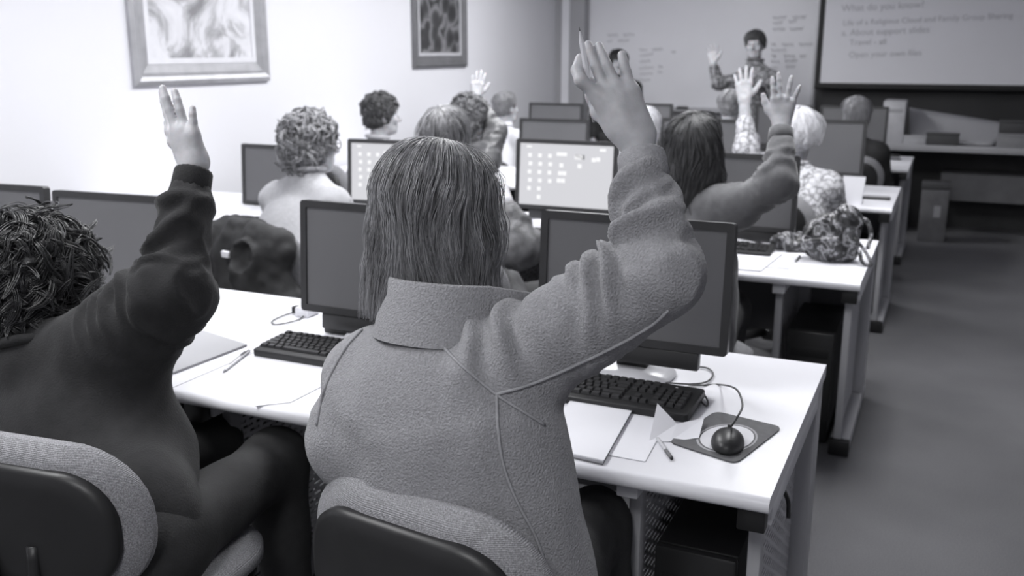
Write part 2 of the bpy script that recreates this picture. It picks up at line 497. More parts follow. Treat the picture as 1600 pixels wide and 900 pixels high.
# ------------------------------------------------------------------ monitors
m_bez = mat('monitor_plastic', 0.030, 0.38, 0.1, 10)
m_bezs = mat('monitor_plastic_soft', 0.045, 0.5, 0.1, 10)
m_off = mat('dark_lcd_panel', 0.115, 0.30, 0.04, 2.5, spec=0.6)
m_on = emit_mat('lit_lcd_panel', 0.80, 0.60)
m_ico = emit_mat('lit_lcd_icon', 1.0, 0.72)
m_ico2 = emit_mat('lit_lcd_title', 0.4, 0.35)
m_sticker = mat('white_sticker', 0.8, 0.5, 0.05)
MW, MH = 0.478, 0.312
def monitor(x, y, rz, label, on=False, base='disc', ztop=1.185, w=MW, h=MH, tilt=4.0, dz=DZ):
    """flat screen seen from its front (-Y local): bezel, panel, speaker bar, neck, foot"""
    t = empty('monitor', (x, y, dz), rz)
    zc = ztop - dz - h / 2
    tl = Matrix.Rotation(R(-tilt), 3, 'X')
    def tm(bm): bmesh.ops.transform(bm, matrix=Matrix.Translation((0, 0, zc)) @ tl.to_4x4(), verts=bm.verts[:])
    bz = 0.019
    bm = bmesh.new()
    outer = rrect(w, h, .010, 3); inner = rrect(w - 2 * bz, h - 2 * bz, .002, 3)
    def ring(pts, y): return [bm.verts.new((px, y, pz)) for px, pz in pts]
    o0 = ring(outer, -.004); i0 = ring(inner, -.004); i1 = ring(inner, .003); o1 = ring(outer, .022)
    back = ring([(px * .72, pz * .72) for px, pz in outer], .048)
    n = len(outer)
    for A, B in ((o0, i0), (i0, i1), (o1, o0), (back, o1)):
        for i in range(n): bm.faces.new((A[i], A[(i + 1) % n], B[(i + 1) % n], B[i]))
    bm.faces.new(back)
    tm(bm); bm_obj('bezel', bm, m_bez, t, True, 25)
    bm = bmesh.new(); lohi(bm, (-w / 2 + bz, .0005, -h / 2 + bz), (w / 2 - bz, .004, h / 2 - bz)); tm(bm)
    scr = bm_obj('screen', bm, m_on if on else m_off, t)
    if on:
        def ico(px, pz, sx, sz, m):
            b2 = bmesh.new(); lohi(b2, (px - sx, -.0008, pz - sz), (px + sx, .0005, pz + sz)); tm(b2)
            bm_obj('icon', b2, m, scr)
        for c in range(3):
            for r_ in range(5 if c < 2 else 4):
                ico(-w * .36 + c * .048 + (r_ % 2) * .003, h * .27 - r_ * .037, .0085, .0085, m_ico)
        ico(-w * .36 + .048, h * .27 - 5 * .037, .009, .009, m_ico)
        ico(-.02, h * .30, .024, .008, m_ico); ico(.065, h * .27, .022, .010, m_ico2); ico(.060, h * .268, .019, .010, m_ico)
        for k, (px, pz) in enumerate(((-.02, .045), (-.025, .01), (-.005, .01), (-.03, -.022), (-.01, -.022), (.065, .045), (.13, .075), (.15, .078))):
            ico(px, pz, .009, .009, m_ico)
        ico(.17, h * .38, .014, .006, m_ico); ico(-w * .37, h * .39, .012, .004, m_ico)
    bm = bmesh.new(); lohi(bm, (-w * .36, .0, -h / 2 - .045), (w * .36, .028, -h / 2 - .001), .004)
    tm(bm); bm_obj('speaker_bar', bm, m_bez, t, True, 40)
    bm = bmesh.new(); lohi(bm, (-.04, .016, .02), (.04, .05, zc), .006)
    bm_obj('neck', bm, m_bez, t, True, 40)
    bm = bmesh.new(); lathe(bm, [(.105, 0), (.108, .006), (.10, .014), (.05, .022), (.03, .024)], 28, (0, .03, 0))
    bm_obj('stand_base', bm, m_bezs if base == 'dark' else mat('pale_stand_base', .62, .25, .05), t, True, 40)
    return tag(t, label, 'monitor', 'flat computer monitors on the desks')
def mon(u0, u1, Yc, rz, label, w=MW, **k):
    """a monitor whose left/right top corners are seen near u0 (or u1) at depth Yc"""
    if u0 is not None: x = atY(u0, 250, Yc)[0] + w / 2 * math.cos(rz)
    else: x = atY(u1, 250, Yc)[0] - w / 2 * math.cos(rz)
    return monitor(x, Yc, rz, label, w=w, **k)
Y1, Y2, Y3, Y4 = 2.13, 3.96, 5.75, 7.55
k1 = dict(ztop=1.085)
mons = {}
mons['1d'] = monitor(-.66, 2.16, R(0), 'large dark monitor beside the raised grey fleece sleeve', ztop=1.098)
mons['1c'] = monitor(-1.385, 2.16, R(0), 'dark monitor left of the straight-haired woman in grey fleece', ztop=1.078)
mons['1b'] = monitor(-2.31, 2.12, R(4), 'dark monitor behind the raised dark sweatshirt sleeve', w=.42, ztop=1.06)
mons['1a'] = monitor(-2.82, 2.12, R(4), 'dark monitor cut by the left edge of the view', w=.46, ztop=1.062)
mon(377, None, Y2, R(0), 'dark monitor left of the curly-haired woman in pale sweater', ztop=1.015)
mon(546, None, Y2, R(4), 'lit monitor with desktop icons right of the pale sweater', on=True, ztop=1.065)
mon(806, None, Y2, R(0), 'lit monitor with desktop icons left of the raised hand with pencil', on=True, ztop=1.098)
mon(None, 1250, Y2, R(0), 'dark monitor behind the raised blue-grey sleeve in the second row', ztop=1.072)
mon(None, 1350, Y3, R(0), 'dark monitor in front of the blond head near the aisle', ztop=1.10)
mon(1030, None, Y3, R(0), 'dark monitor right of the pale-haired person in the third row', ztop=1.085, tilt=2)
mon(811, None, Y3, R(0), 'dark monitor just above the right lit screen', ztop=1.058)
mon(657, None, Y3, R(0), 'dark monitor half hidden behind the streaked-haired head', ztop=1.03)
mon(826, None, Y4, R(0), 'dark monitor farthest left in the last row', ztop=1.055)
mon(None, 1382, Y4, R(0), 'dark monitor behind the blond head in the last row', ztop=1.085)
mon(1176, None, Y4, R(0), 'dark monitor in the last row below the standing instructor', ztop=1.08, w=.43)
mon(1000, None, Y4, R(0), 'pale dim monitor in the last row beside the raised hand', ztop=1.07, w=.25)
bm = bmesh.new(); lohi(bm, (.085, -.0055, -MH / 2 + .003), (.1, -.0035, -MH / 2 + .012))
bm_obj('sticker', bm, m_sticker, mons['1b']).location = (0, -.004, 1.06 - DZ - MH / 2)

# ------------------------------------------------------------------ keyboards
m_kb = mat('keyboard_black', 0.020, 0.45, 0.15, 30)
m_key = mat('key_black', 0.032, 0.42, 0.15, 30)
_keyme = {}
def key_mesh(w):
    w = round(w, 4)
    if w not in _keyme:
        bm = bmesh.new(); a, b = w / 2, .0085
        lo = [bm.verts.new(v) for v in ((-a, -b, 0), (a, -b, 0), (a, b, 0), (-a, b, 0))]
        hi = [bm.verts.new(v) for v in ((-a + .0025, -b + .0018, .0062), (a - .0025, -b + .0018, .0062), (a - .0025, b - .003, .0066), (-a + .0025, b - .003, .0066))]
        bm.faces.new(hi)
        for i in range(4): bm.faces.new((lo[i], lo[(i + 1) % 4], hi[(i + 1) % 4], hi[i]))
        me = bpy.data.meshes.new('key'); bm.to_mesh(me); bm.free(); me.materials.append(m_key)
        _keyme[w] = me
    return _keyme[w]
def key_layout():
    P = .019; keys = []
    def row(y, x, ws):
        for w in ws:
            if w > 0: keys.append((x + w * P / 2, y, w * P - .0016))
            x += abs(w) * P
    x0 = -.216; ys = [.062, .036, .017, -.002, -.021, -.040]
    row(ys[0], x0, [1, -1, 1, 1, 1, 1, -.5, 1, 1, 1, 1, -.5, 1, 1, 1, 1])
    row(ys[1], x0, [1] * 13 + [2]); row(ys[2], x0, [1.5] + [1] * 12 + [1.5])
    row(ys[3], x0, [1.75] + [1] * 11 + [2.25]); row(ys[4], x0, [2.25] + [1] * 10 + [2.75])
    row(ys[5], x0, [1.25] * 3 + [6.25] + [1.25] * 4)
    xn = x0 + 15.25 * P
    for y in (ys[0], ys[1], ys[2]): row(y, xn, [1, 1, 1])
    row(ys[4], xn + P, [1]); row(ys[5], xn, [1, 1, 1])
    xp = xn + 3.25 * P
    row(ys[1], xp, [1] * 4); row(ys[2], xp, [1] * 4); row(ys[3], xp, [1] * 4); row(ys[4], xp, [1] * 4); row(ys[5], xp, [2, 1, 1])
    return keys
def keyboard(x, y, rz, label, z=DZ, detailed=True):
    t = empty('keyboard', (x, y, z + .003), rz)
    tilt = Matrix.Rotation(R(3.5), 4, 'X')
    bm = bmesh.new(); prism(bm, rrect(.452, .158, .010, 3, 0.005, 0.006), 0.003, .020, .004)
    bmesh.ops.transform(bm, matrix=tilt, verts=bm.verts[:])
    body = bm_obj('case', bm, m_kb, t, True, 40)
    if detailed:
        for kx, ky, kw in key_layout():
            k = link('key', key_mesh(kw), None, t)
            k.location = (kx, ky, .0205 + ky * .06); k.rotation_euler = (R(3.5), 0, 0)
        boxo('indicator_light', (.165, .064, .0235), (.170, .067, .0245), mat('led_white', .8, .3), t)
    else:
        b2 = bmesh.new()
        for kx, ky, kw in key_layout(): box(b2, (kx, ky, .0235 + ky * .06), (kw - .002, .015, .006))
        bm_obj('keys', b2, m_key, t)['kind'] = 'stuff'
    return tag(t, label, 'keyboard', 'black keyboards on the desks')
def kb_at(u, v, rz, label, detailed, corner):
    """place by the seen position of one corner ('fl','fr','br' of the case) on the desk"""
    P = atZ(u, v, DZ + .01); cx = {'l': .221, 'r': -.231}[corner[1]]; cy = {'f': .073, 'b': -.085}[corner[0]]
    c, s = math.cos(rz), math.sin(rz)
    return keyboard(P[0] + cx * c - cy * s, P[1] + cx * s + cy * c, rz, label, DZ, detailed)
kb_at(1074, 655, R(-1), 'black keyboard under the raised grey sleeve beside the mouse mat', True, 'fr')
kb_at(394, 550, R(-1), 'black keyboard beside the pens and the large grey folder', True, 'fl')
kb_at(1212, 388, R(2), 'black keyboard beside the patterned handbag', False, 'br')
kb_at(334, 350, R(0), 'pale-lit keyboard beside the woman in pale sweater', False, 'fl')
P = atZ(835, 372, DZ); keyboard(P[0] + .15, P[1], R(0), 'keyboard below the right lit monitor', DZ, False)

# ------------------------------------------------------------------ computers under the desks
m_pc = mat('computer_black', 0.012, 0.45, 0.15, 6)
def tower(x, y, label):
    t = empty('computer_tower', (x, y, 0.065))
    boxo('case', (-.088, .012, 0), (.088, .44, .43), m_pc, t, .006)
    boxo('front_panel', (-.088, -.012, 0), (.088, .0115, .43), mat('computer_front', .018, .35, .1, 8), t, .008)
    boxo('drive_door', (-.07, -.0145, .33), (.07, -.0122, .37), m_pc, t, .001)
    boxo('drive_slot', (-.045, -.0140, .295), (.06, -.0122, .300), mat('slot_grey', .12, .4), t)
    boxo('air_vent', (-.06, -.0136, .03), (.06, -.0122, .10), m_pc, t)
    bm = bmesh.new(); bmesh.ops.create_uvsphere(bm, u_segments=10, v_segments=6, radius=.0045)
    bmesh.ops.translate(bm, verts=bm.verts[:], vec=(-.062, -.0135, .26))
    bm_obj('power_light', bm, emit_mat('power_led', 1, 4.0), t, True)
    for sx in (-.07, .07): boxo('rubber_foot', (sx - .012, .03, -.018), (sx + .012, .40, 0), m_cap, t)
    return tag(t, label, 'computer', 'black computer towers under the desks')
for r in range(4):
    for k in range(2):
        x = XE - k * DW - .165 - .012
        w = ['at the aisle end', 'in the middle'][k]
        tw = tower(x, ROWY[r][0] + .22, 'black computer tower under the white desk %s of the %s' % (w, RN[r]))
        tw.location.z = .02

# ------------------------------------------------------------------ office chairs
def fabric(nt, tc):
    w = nt.nodes.new('ShaderNodeTexNoise'); w.inputs['Scale'].default_value = 420; w.inputs['Detail'].default_value = 2
    nt.links.new(tc.outputs['Object'], w.inputs['Vector'])
    return ramp(nt, w.outputs['Fac'], [(0.3, 0.16), (0.55, 0.28), (0.75, 0.40)])
m_fab = ramp_mat('light_grey_upholstery', fabric, .9, .2)
nt = m_fab.node_tree
_tc = [n for n in nt.nodes if n.type == 'TEX_COORD'][0]
_wv = nt.nodes.new('ShaderNodeTexWave'); _wv.inputs['Scale'].default_value = 130; _wv.bands_direction = 'Z'; _wv.inputs['Distortion'].default_value = 1.5
_bp = nt.nodes.new('ShaderNodeBump'); _bp.inputs['Strength'].default_value = 0.5; _bp.inputs['Distance'].default_value = 0.0015
nt.links.new(_tc.outputs['Object'], _wv.inputs['Vector']); nt.links.new(_wv.outputs['Fac'], _bp.inputs['Height'])
nt.links.new(_bp.outputs['Normal'], nt.nodes['Principled BSDF'].inputs['Normal'])
m_shell = mat('chair_shell_black', 0.014, 0.45, 0.15, 8)
def pad(bm, w, h, t0, t1, bend, axis, rcorner, edge=.014, n=10, k=40):
    """a rounded-rectangle cushion, bent round a vertical axis; axis 'Y' = standing, 'Z' = lying"""
    base = rrect(w, h, rcorner, 8)
    levels = [(1 - edge * 2 / min(w, h) * 1.0, t0), (1, t0 + edge * .8), (1, t1 - edge * .8), (1 - edge * 2 / min(w, h), t1)]
    rings = []
    def put(px, pz, t):
        if axis == 'Y': return (px, t + bend * px * px - 0.10 * pz * pz, pz)
        return (px, pz, t + bend * px * px)
    for s, t in levels: rings.append([bm.verts.new(put(px * s, pz * s, t)) for px, pz in base])
    N = len(base)
    for A, B in zip(rings, rings[1:]):
        for i in range(N): bm.faces.new((A[i], A[(i + 1) % N], B[(i + 1) % N], B[i]))
    for ringv, s0, t, flip in ((rings[0], levels[0][0], t0, True), (rings[-1], levels[-1][0], t1, False)):
        prev = ringv
        for q in (.75, .5, .25):
            cur = [bm.verts.new(put(px * s0 * q, pz * s0 * q, t)) for px, pz in base]
            for i in range(N): bm.faces.new((prev[i], prev[(i + 1) % N], cur[(i + 1) % N], cur[i]))
            prev = cur
        c = bm.verts.new(put(0, 0, t))
        for i in range(N): bm.faces.new((prev[i], prev[(i + 1) % N], c))
def make_chair():
    t = empty('office_chair')
    bm = bmesh.new(); pad(bm, .47, .46, .43, .49, .12, 'Z', .14, .022); s = bm_obj('seat', bm, m_fab, t, True)
    bm = bmesh.new(); pad(bm, .45, .44, .415, .432, .12, 'Z', .14, .006); bm_obj('seat_shell', bm, m_shell, t, True)
    bm = bmesh.new(); pad(bm, .460, .29, -.245, -.185, .75, 'Y', .135, .028); b = bm_obj('backrest', bm, m_fab, t, True); b.location = (0, 0, .69)
    bm = bmesh.new(); pad(bm, .392, .225, -.264, -.238, .75, 'Y', .10, .008); b = bm_obj('backrest_shell', bm, m_shell, t, True); b.location = (0, 0, .685)
    for sx in (-.045, .045):
        bm = bmesh.new(); tube(bm, spline([(sx, -.258, .66), (sx, -.265, .54), (sx, -.245, .43), (sx * .9, -.17, .40), (sx * .8, 0, .40)], 5), .012, 8)
        bm_obj('back_bar', bm, m_shell, t, True)
    bm = bmesh.new(); lathe(bm, [(.03, .10), (.03, .28), (.02, .28), (.02, .41)], 14); bm_obj('gas_column', bm, m_shell, t, True, 40)
    bm = bmesh.new(); lathe(bm, [(.045, .07), (.05, .12), (.035, .14)], 16); bm_obj('hub', bm, m_shell, t, True, 40)
    for i in range(5):
        a = 2 * PI * i / 5 + .3
        d = Vector((math.cos(a), math.sin(a), 0))
        bm = bmesh.new(); tube(bm, [d * .03 + Vector((0, 0, .11)), d * .17 + Vector((0, 0, .095)), d * .28 + Vector((0, 0, .07))], [.026, .022, .016], 8)
        lg = bm_obj('leg', bm, m_shell, t, True)
        side = Vector((-d.y, d.x, 0))
        bm = bmesh.new(); tube(bm, [d * .28 - side * .022 + Vector((0, 0, .028)), d * .28 + side * .022 + Vector((0, 0, .028))], .028, 14)
        bm_obj('caster', bm, m_shell, lg, True, 40)
    return t
chair0 = make_chair(); _chair_used = [False]
def chair(x, y, rz, label, dz=0.0):
    if _chair_used[0]: t = copy_tree(chair0)
    else: t = chair0; _chair_used[0] = True
    t.location = (x, y, dz); t.rotation_euler = (0, 0, rz)
    return tag(t, label, 'chair', 'grey upholstered office chairs')
# ------------------------------------------------------------------ organic surfaces: signed distance fields + surface nets
def nrm(v):
    v = np.asarray(v, float); return v / (np.linalg.norm(v) + 1e-12)
_H = np.random.default_rng(11).random((32, 32, 32)).astype(np.float32)
def vnoise(P, s=1.0, seed=0):
    """smooth value noise in [-1, 1] at points P"""
    Q = np.asarray(P) * s + seed * 7.31
    i = np.floor(Q).astype(int); f = Q - i; f = f * f * (3 - 2 * f); i &= 31; j = (i + 1) & 31
    def g(a, b, c): return _H[a, b, c]
    x, y, z = f.T
    c00 = g(i[:, 0], i[:, 1], i[:, 2]) * (1 - x) + g(j[:, 0], i[:, 1], i[:, 2]) * x
    c10 = g(i[:, 0], j[:, 1], i[:, 2]) * (1 - x) + g(j[:, 0], j[:, 1], i[:, 2]) * x
    c01 = g(i[:, 0], i[:, 1], j[:, 2]) * (1 - x) + g(j[:, 0], i[:, 1], j[:, 2]) * x
    c11 = g(i[:, 0], j[:, 1], j[:, 2]) * (1 - x) + g(j[:, 0], j[:, 1], j[:, 2]) * x
    return ((c00 * (1 - y) + c10 * y) * (1 - z) + (c01 * (1 - y) + c11 * y) * z) * 2 - 1

class SDF:
    def __init__(s): s.p = []
    def cone(s, a, b, r1, r2, k=.02, flat=None, op='+'):
        s.p.append(('c', np.array(a, float), np.array(b, float), r1, r2, k, flat, op)); return s
    def ell(s, c, r, M=None, k=.02, op='+'):
        s.p.append(('e', np.array(c, float), np.array(r, float), np.eye(3) if M is None else np.array(M, float), k, op)); return s
    def chain(s, pts, rs, k=.02, flat=None):
        for i in range(len(pts) - 1): s.cone(pts[i], pts[i + 1], rs[i], rs[i + 1], k, flat)
        return s
    def mesh(s, h):
        lo = np.full(3, 1e9); hi = np.full(3, -1e9); bbs = []
        for q in s.p:
            if q[0] == 'c':
                r = max(q[3], q[4]); a = np.minimum(q[1], q[2]) - r; b = np.maximum(q[1], q[2]) + r
            else:
                e = np.sqrt(((q[3] * q[2][:, None]) ** 2).sum(0)); a = q[1] - e; b = q[1] + e
            bbs.append((a, b))
            if q[-1] == '+': lo = np.minimum(lo, a); hi = np.maximum(hi, b)
        lo -= 3 * h; hi += 3 * h
        n = np.ceil((hi - lo) / h).astype(int) + 1
        F = np.full(n, 0.12, np.float32)
        ax = [lo[i] + h * np.arange(n[i]) for i in range(3)]
        for q, (a, b) in zip(s.p, bbs):
            k = q[5] if q[0] == 'c' else q[4]
            mg = k + 3 * h
            i0 = np.clip(np.floor((a - mg - lo) / h).astype(int), 0, n); i1 = np.clip(np.ceil((b + mg - lo) / h).astype(int) + 1, 0, n)
            if (i1 <= i0).any(): continue
            sl = tuple(slice(i0[i], i1[i]) for i in range(3))
            X = ax[0][sl[0]][:, None, None]; Y = ax[1][sl[1]][None, :, None]; Z = ax[2][sl[2]][None, None, :]
            if q[0] == 'c':
                A, B, r1, r2, _, flat = q[1:7]
                ba = B - A; L2 = ba @ ba + 1e-12
                px, py, pz = X - A[0], Y - A[1], Z - A[2]
                t = np.clip((px * ba[0] + py * ba[1] + pz * ba[2]) / L2, 0, 1)
                dx, dy, dz = px - t * ba[0], py - t * ba[1], pz - t * ba[2]
                d2 = dx * dx + dy * dy + dz * dz
                if flat is not None:
                    nv, sc = flat
                    dn = dx * nv[0] + dy * nv[1] + dz * nv[2]
                    d2 = d2 + dn * dn * (sc * sc - 1)
                d = np.sqrt(d2) - (r1 + (r2 - r1) * t)
            else:
                c, r, M = q[1:4]
                px, py, pz = X - c[0], Y - c[1], Z - c[2]
                u = [(px * M[i][0] + py * M[i][1] + pz * M[i][2]) for i in range(3)]
                k0 = np.sqrt(sum((u[i] / r[i]) ** 2 for i in range(3)))
                k1 = np.sqrt(sum((u[i] / r[i] ** 2) ** 2 for i in range(3))) + 1e-9
                d = k0 * (k0 - 1) / k1
            G = F[sl]; d = d.astype(np.float32)
            if q[-1] == '+':
                hh = np.maximum(k - np.abs(G - d), 0) / k if k > 0 else 0
                F[sl] = np.minimum(G, d) - hh * hh * k * .25
            else:
                d = -d; hh = np.maximum(k - np.abs(G - d), 0) / k if k > 0 else 0
                F[sl] = np.maximum(G, d) + hh * hh * k * .25
        return surface_net(F, lo, h)

def surface_net(F, lo, h):
    S = F < 0
    c = np.zeros(np.array(F.shape) - 1, np.int8)
    for i in (0, 1):
        for j in (0, 1):
            for k in (0, 1):
                c += S[i:F.shape[0] - 1 + i, j:F.shape[1] - 1 + j, k:F.shape[2] - 1 + k]
    mask = (c > 0) & (c < 8)
    ci, cj, ck = np.nonzero(mask)
    idx = np.full(mask.shape, -1, np.int64); idx[mask] = np.arange(len(ci))
    acc = np.zeros((len(ci), 3)); cnt = np.zeros(len(ci))
    for axd in range(3):
        for p in (0, 1):
            for q in (0, 1):
                o = [0, 0, 0]; o[(axd + 1) % 3] = p; o[(axd + 2) % 3] = q
                e = list(o); e[axd] = 1
                a = F[ci + o[0], cj + o[1], ck + o[2]]; b = F[ci + e[0], cj + e[1], ck + e[2]]
                x = (a < 0) != (b < 0)
                t = np.where(x, a / np.where(x, a - b, 1), 0)
                P = np.tile(np.array(o, float), (len(ci), 1)); P[:, axd] = t
                acc[x] += P[x]; cnt[x] += 1
    V = lo + h * (np.stack([ci, cj, ck], 1) + acc / cnt[:, None])
    quads = []
    for axd in range(3):
        a1, a2 = (axd + 1) % 3, (axd + 2) % 3
        sA = [slice(None)] * 3; sB = [slice(None)] * 3
        sA[axd] = slice(0, F.shape[axd] - 1); sB[axd] = slice(1, None)
        A, B = S[tuple(sA)], S[tuple(sB)]
        e = np.nonzero(A != B); E = np.stack(e, 1)
        ok = (E[:, a1] > 0) & (E[:, a2] > 0) & (E[:, a1] < F.shape[a1] - 1) & (E[:, a2] < F.shape[a2] - 1)
        E = E[ok]; inside = A[tuple(E.T)]
        def cell(d1, d2):
            Q = E.copy(); Q[:, a1] += d1; Q[:, a2] += d2
            return idx[Q[:, 0], Q[:, 1], Q[:, 2]]
        q = np.stack([cell(-1, -1), cell(0, -1), cell(0, 0), cell(-1, 0)], 1)
        q[~inside] = q[~inside][:, ::-1]
        quads.append(q)
    return V, np.concatenate(quads)

def normals(V, Q):
    n = np.cross(V[Q[:, 2]] - V[Q[:, 0]], V[Q[:, 3]] - V[Q[:, 1]])
    N = np.zeros_like(V)
    for i in range(4): np.add.at(N, Q[:, i], n)
    return N / (np.linalg.norm(N, axis=1)[:, None] + 1e-12)
def relax(V, Q, it=1, lam=.5):
    for _ in range(it):
        s = np.zeros_like(V); c = np.zeros(len(V))
        for i in range(4):
            a, b = Q[:, i], Q[:, (i + 1) % 4]
            np.add.at(s, a, V[b]); np.add.at(c, a, 1); np.add.at(s, b, V[a]); np.add.at(c, b, 1)
        V = V + lam * (s / np.maximum(c, 1)[:, None] - V)
    return V
def merge(parts):
    Vs, Qs, o = [], [], 0
    for V, Q in parts: Vs.append(V); Qs.append(Q + o); o += len(V)
    return np.concatenate(Vs), np.concatenate(Qs)

# ------------------------------------------------------------------ hair
def strands_mesh(P, r0, r1, sides=3):
    """P (n, m, 3) centre lines -> tubes"""
    n, m, _ = P.shape
    T = np.gradient(P, axis=1); T /= np.linalg.norm(T, axis=2, keepdims=True) + 1e-9
    ref = rng.normal(size=(n, 1, 3)); A = np.cross(T, ref); A /= np.linalg.norm(A, axis=2, keepdims=True) + 1e-9
    B = np.cross(T, A)
    t = np.linspace(0, 1, m)[None, :, None]
    rad = (r0 * (1 - t ** 2) + r1 * t ** 2) * np.minimum(1, (t + .05) * 8)
    V = np.stack([P + rad * (A * math.cos(2 * PI * k / sides) + B * math.sin(2 * PI * k / sides)) for k in range(sides)], 2)
    V = V.reshape(-1, 3)
    i = np.arange(n)[:, None, None] * m * sides + np.arange(m - 1)[None, :, None] * sides
    k = np.arange(sides)[None, None, :]; k2 = (k + 1) % sides
    Q = np.stack([i + k, i + k2, i + sides + k2, i + sides + k], -1).reshape(-1, 4)
    return V, Q
def head_axes(yaw, pitch=0.0, roll=0.0):
    f = np.array([-math.sin(yaw) * math.cos(pitch), math.cos(yaw) * math.cos(pitch), math.sin(pitch)])
    r = np.array([math.cos(yaw), math.sin(yaw), 0.0])
    u = np.cross(r, f)
    r2 = r * math.cos(roll) - u * math.sin(roll); u2 = np.cross(r2, f)
    return r2, f, u2
def fall_hair(c, ax, n, length, rad, puff, m=14, wave=0.0, curl=0.0, seed=1, flare=0.0, r0=.0011, tips=.03, open_deg=62, mess=.008, crown=0.0):
    """strands that leave the crown, hug the skull and hang down; the face sector (open_deg each side of forward) stays clear below the brow.
    rad = skull half axes (side, front, up); length = drop below the ear line (metres)"""
    g = np.random.default_rng(seed)
    rx, ry, rz = rad
    az = g.uniform(-PI, PI, n)                                    # 0 = forward, measured towards the right side
    front = np.abs(az) < R(open_deg)
    keep = ~front | (g.random(n) < .45)
    az = az[keep]; n = len(az); front = np.abs(az) < R(open_deg)
    th0 = g.uniform(.04, 1.25, n)
    L = np.where(front, g.uniform(-.02, .012, n), length + g.uniform(-tips, tips * .3, n))
    lay = g.uniform(0, 1, n) ** .6
    s = np.linspace(0, 1, m)[None, :]
    tot = np.maximum((PI / 2 + crown * np.cos(az) - th0) * .1 + L + .012, .02)
    arc = s * tot[:, None]
    thm = (PI / 2 + .12 + crown * np.cos(az))[:, None]
    th0 = np.minimum(th0, thm[:, 0] - .1)
    th = np.minimum(th0[:, None] + arc / .1, thm)
    drop = np.maximum(arc - (thm - th0[:, None]) * .1, 0)
    clump = np.floor(az * 9) ; ca = np.sin(clump * 12.9898) * 43758.5453; ca -= np.floor(ca)
    azz = az[:, None] + (.05 * np.sin(clump * 3.1)[:, None] + g.normal(0, .05, (n, 1))) * s * 2 + wave * np.sin(s * 7 + (ca * 6.28)[:, None] + g.normal(0, .4, (n, 1))) * s
    off = 1 + (puff * (.45 + .55 * lay))[:, None] * (0.55 + .45 * np.sin(th)) / .09
    x = rx * np.sin(th) * np.sin(azz) * off; y = ry * np.sin(th) * np.cos(azz) * off; z = rz * np.cos(th) * off
    fl = 1 + flare * drop * 10
    x = x * fl; y = y * fl
    if curl:
        ph = g.uniform(0, 6.28, (n, 1)); fr = g.uniform(14, 26, (n, 1))
        x = x + curl * np.sin(s * fr + ph) * np.minimum(1, s * 4); y = y + curl * np.cos(s * fr + ph) * np.minimum(1, s * 4); z = z + .4 * curl * np.sin(s * fr * .7 + ph)
    if crown:
        f2 = ax[1] * math.cos(crown) + ax[2] * math.sin(crown); u2 = ax[2] * math.cos(crown) - ax[1] * math.sin(crown)
        tx = (ax[0], f2, u2)
    else: tx = ax
    P = c + x[..., None] * tx[0] + y[..., None] * tx[1] + z[..., None] * tx[2] - drop[..., None] * (ax[2] * .5 + np.array([0, 0, .5]))
    if mess:
        fp = P.reshape(-1, 3)
        nv = np.stack([vnoise(fp, 11, seed + k) + .22 * vnoise(fp, 60, seed + k + 5) for k in range(3)], 1).reshape(P.shape)
        fly = np.where(g.random((n, 1, 1)) < .06, 2.2, 1.0)
        P = P + nv * mess * (s[..., None] ** .8) * fly * [1, 1, .5]
        out_ = P - c; out_[..., 2] = 0; out_ /= np.linalg.norm(out_, axis=2, keepdims=True) + 1e-6
        P = P + (out_ + [0, 0, .5]) * (fly - 1) * .009 * np.sin(s[..., None] * 3.1) * g.uniform(.2, 1.3, (n, 1, 1))
    return strands_mesh(P, r0, r0 * .35)
def curl_hair(c, ax, n, rad, amp, seed=2, m=14, r0=.0022, low=-.6, seglen=.055, face=58, clump=1):
    """short curls lying all over the scalp, each a loose spiral"""
    g = np.random.default_rng(seed)
    D = g.normal(size=(n * 3, 3)); D /= np.linalg.norm(D, axis=1)[:, None]
    az = np.degrees(np.abs(np.arctan2(D[:, 0], D[:, 1])))
    D = D[(D[:, 2] > low) & ~((az < face) & (D[:, 2] < .30))][:n]; n = len(D)
    root = D * np.array(rad)
    nrmv = D / np.array(rad); nrmv /= np.linalg.norm(nrmv, axis=1)[:, None]
    t1 = np.cross(nrmv, g.normal(size=(n, 3))); t1 -= np.array([0, 0, .7]); t1 -= (t1 * nrmv).sum(1)[:, None] * nrmv; t1 /= np.linalg.norm(t1, axis=1)[:, None]
    t2 = np.cross(nrmv, t1)
    s = np.linspace(0, 1, m)[None, :, None]
    fr = g.uniform(4, 9, (n, 1, 1)); ph = g.uniform(0, 6.28, (n, 1, 1)); a = amp * g.uniform(.5, 1.3, (n, 1, 1))
    P = root[:, None] + t1[:, None] * s * seglen * g.uniform(.6, 1.4, (n, 1, 1)) + t2[:, None] * a * np.sin(s * fr + ph) + nrmv[:, None] * (a * np.cos(s * fr + ph) + .004)
    bend = s ** 2 * .35 * seglen
    P = P - nrmv[:, None] * bend
    if clump > 1:
        wd = .0055 * np.sin(np.clip(s * .9 + .1, 0, 1) * PI) ** .6 + .001
        P = np.concatenate([P + (t2[:, None] * g.normal(0, 1, (n, 1, 1)) + nrmv[:, None] * .5 * g.normal(0, 1, (n, 1, 1))) * wd + g.normal(0, .0012, (n, 1, 3)) for _ in range(clump)])
    P = c + P[..., 0:1] * ax[0] + P[..., 1:2] * ax[1] + P[..., 2:3] * ax[2]
    return strands_mesh(P, r0, r0 * .5, 4)

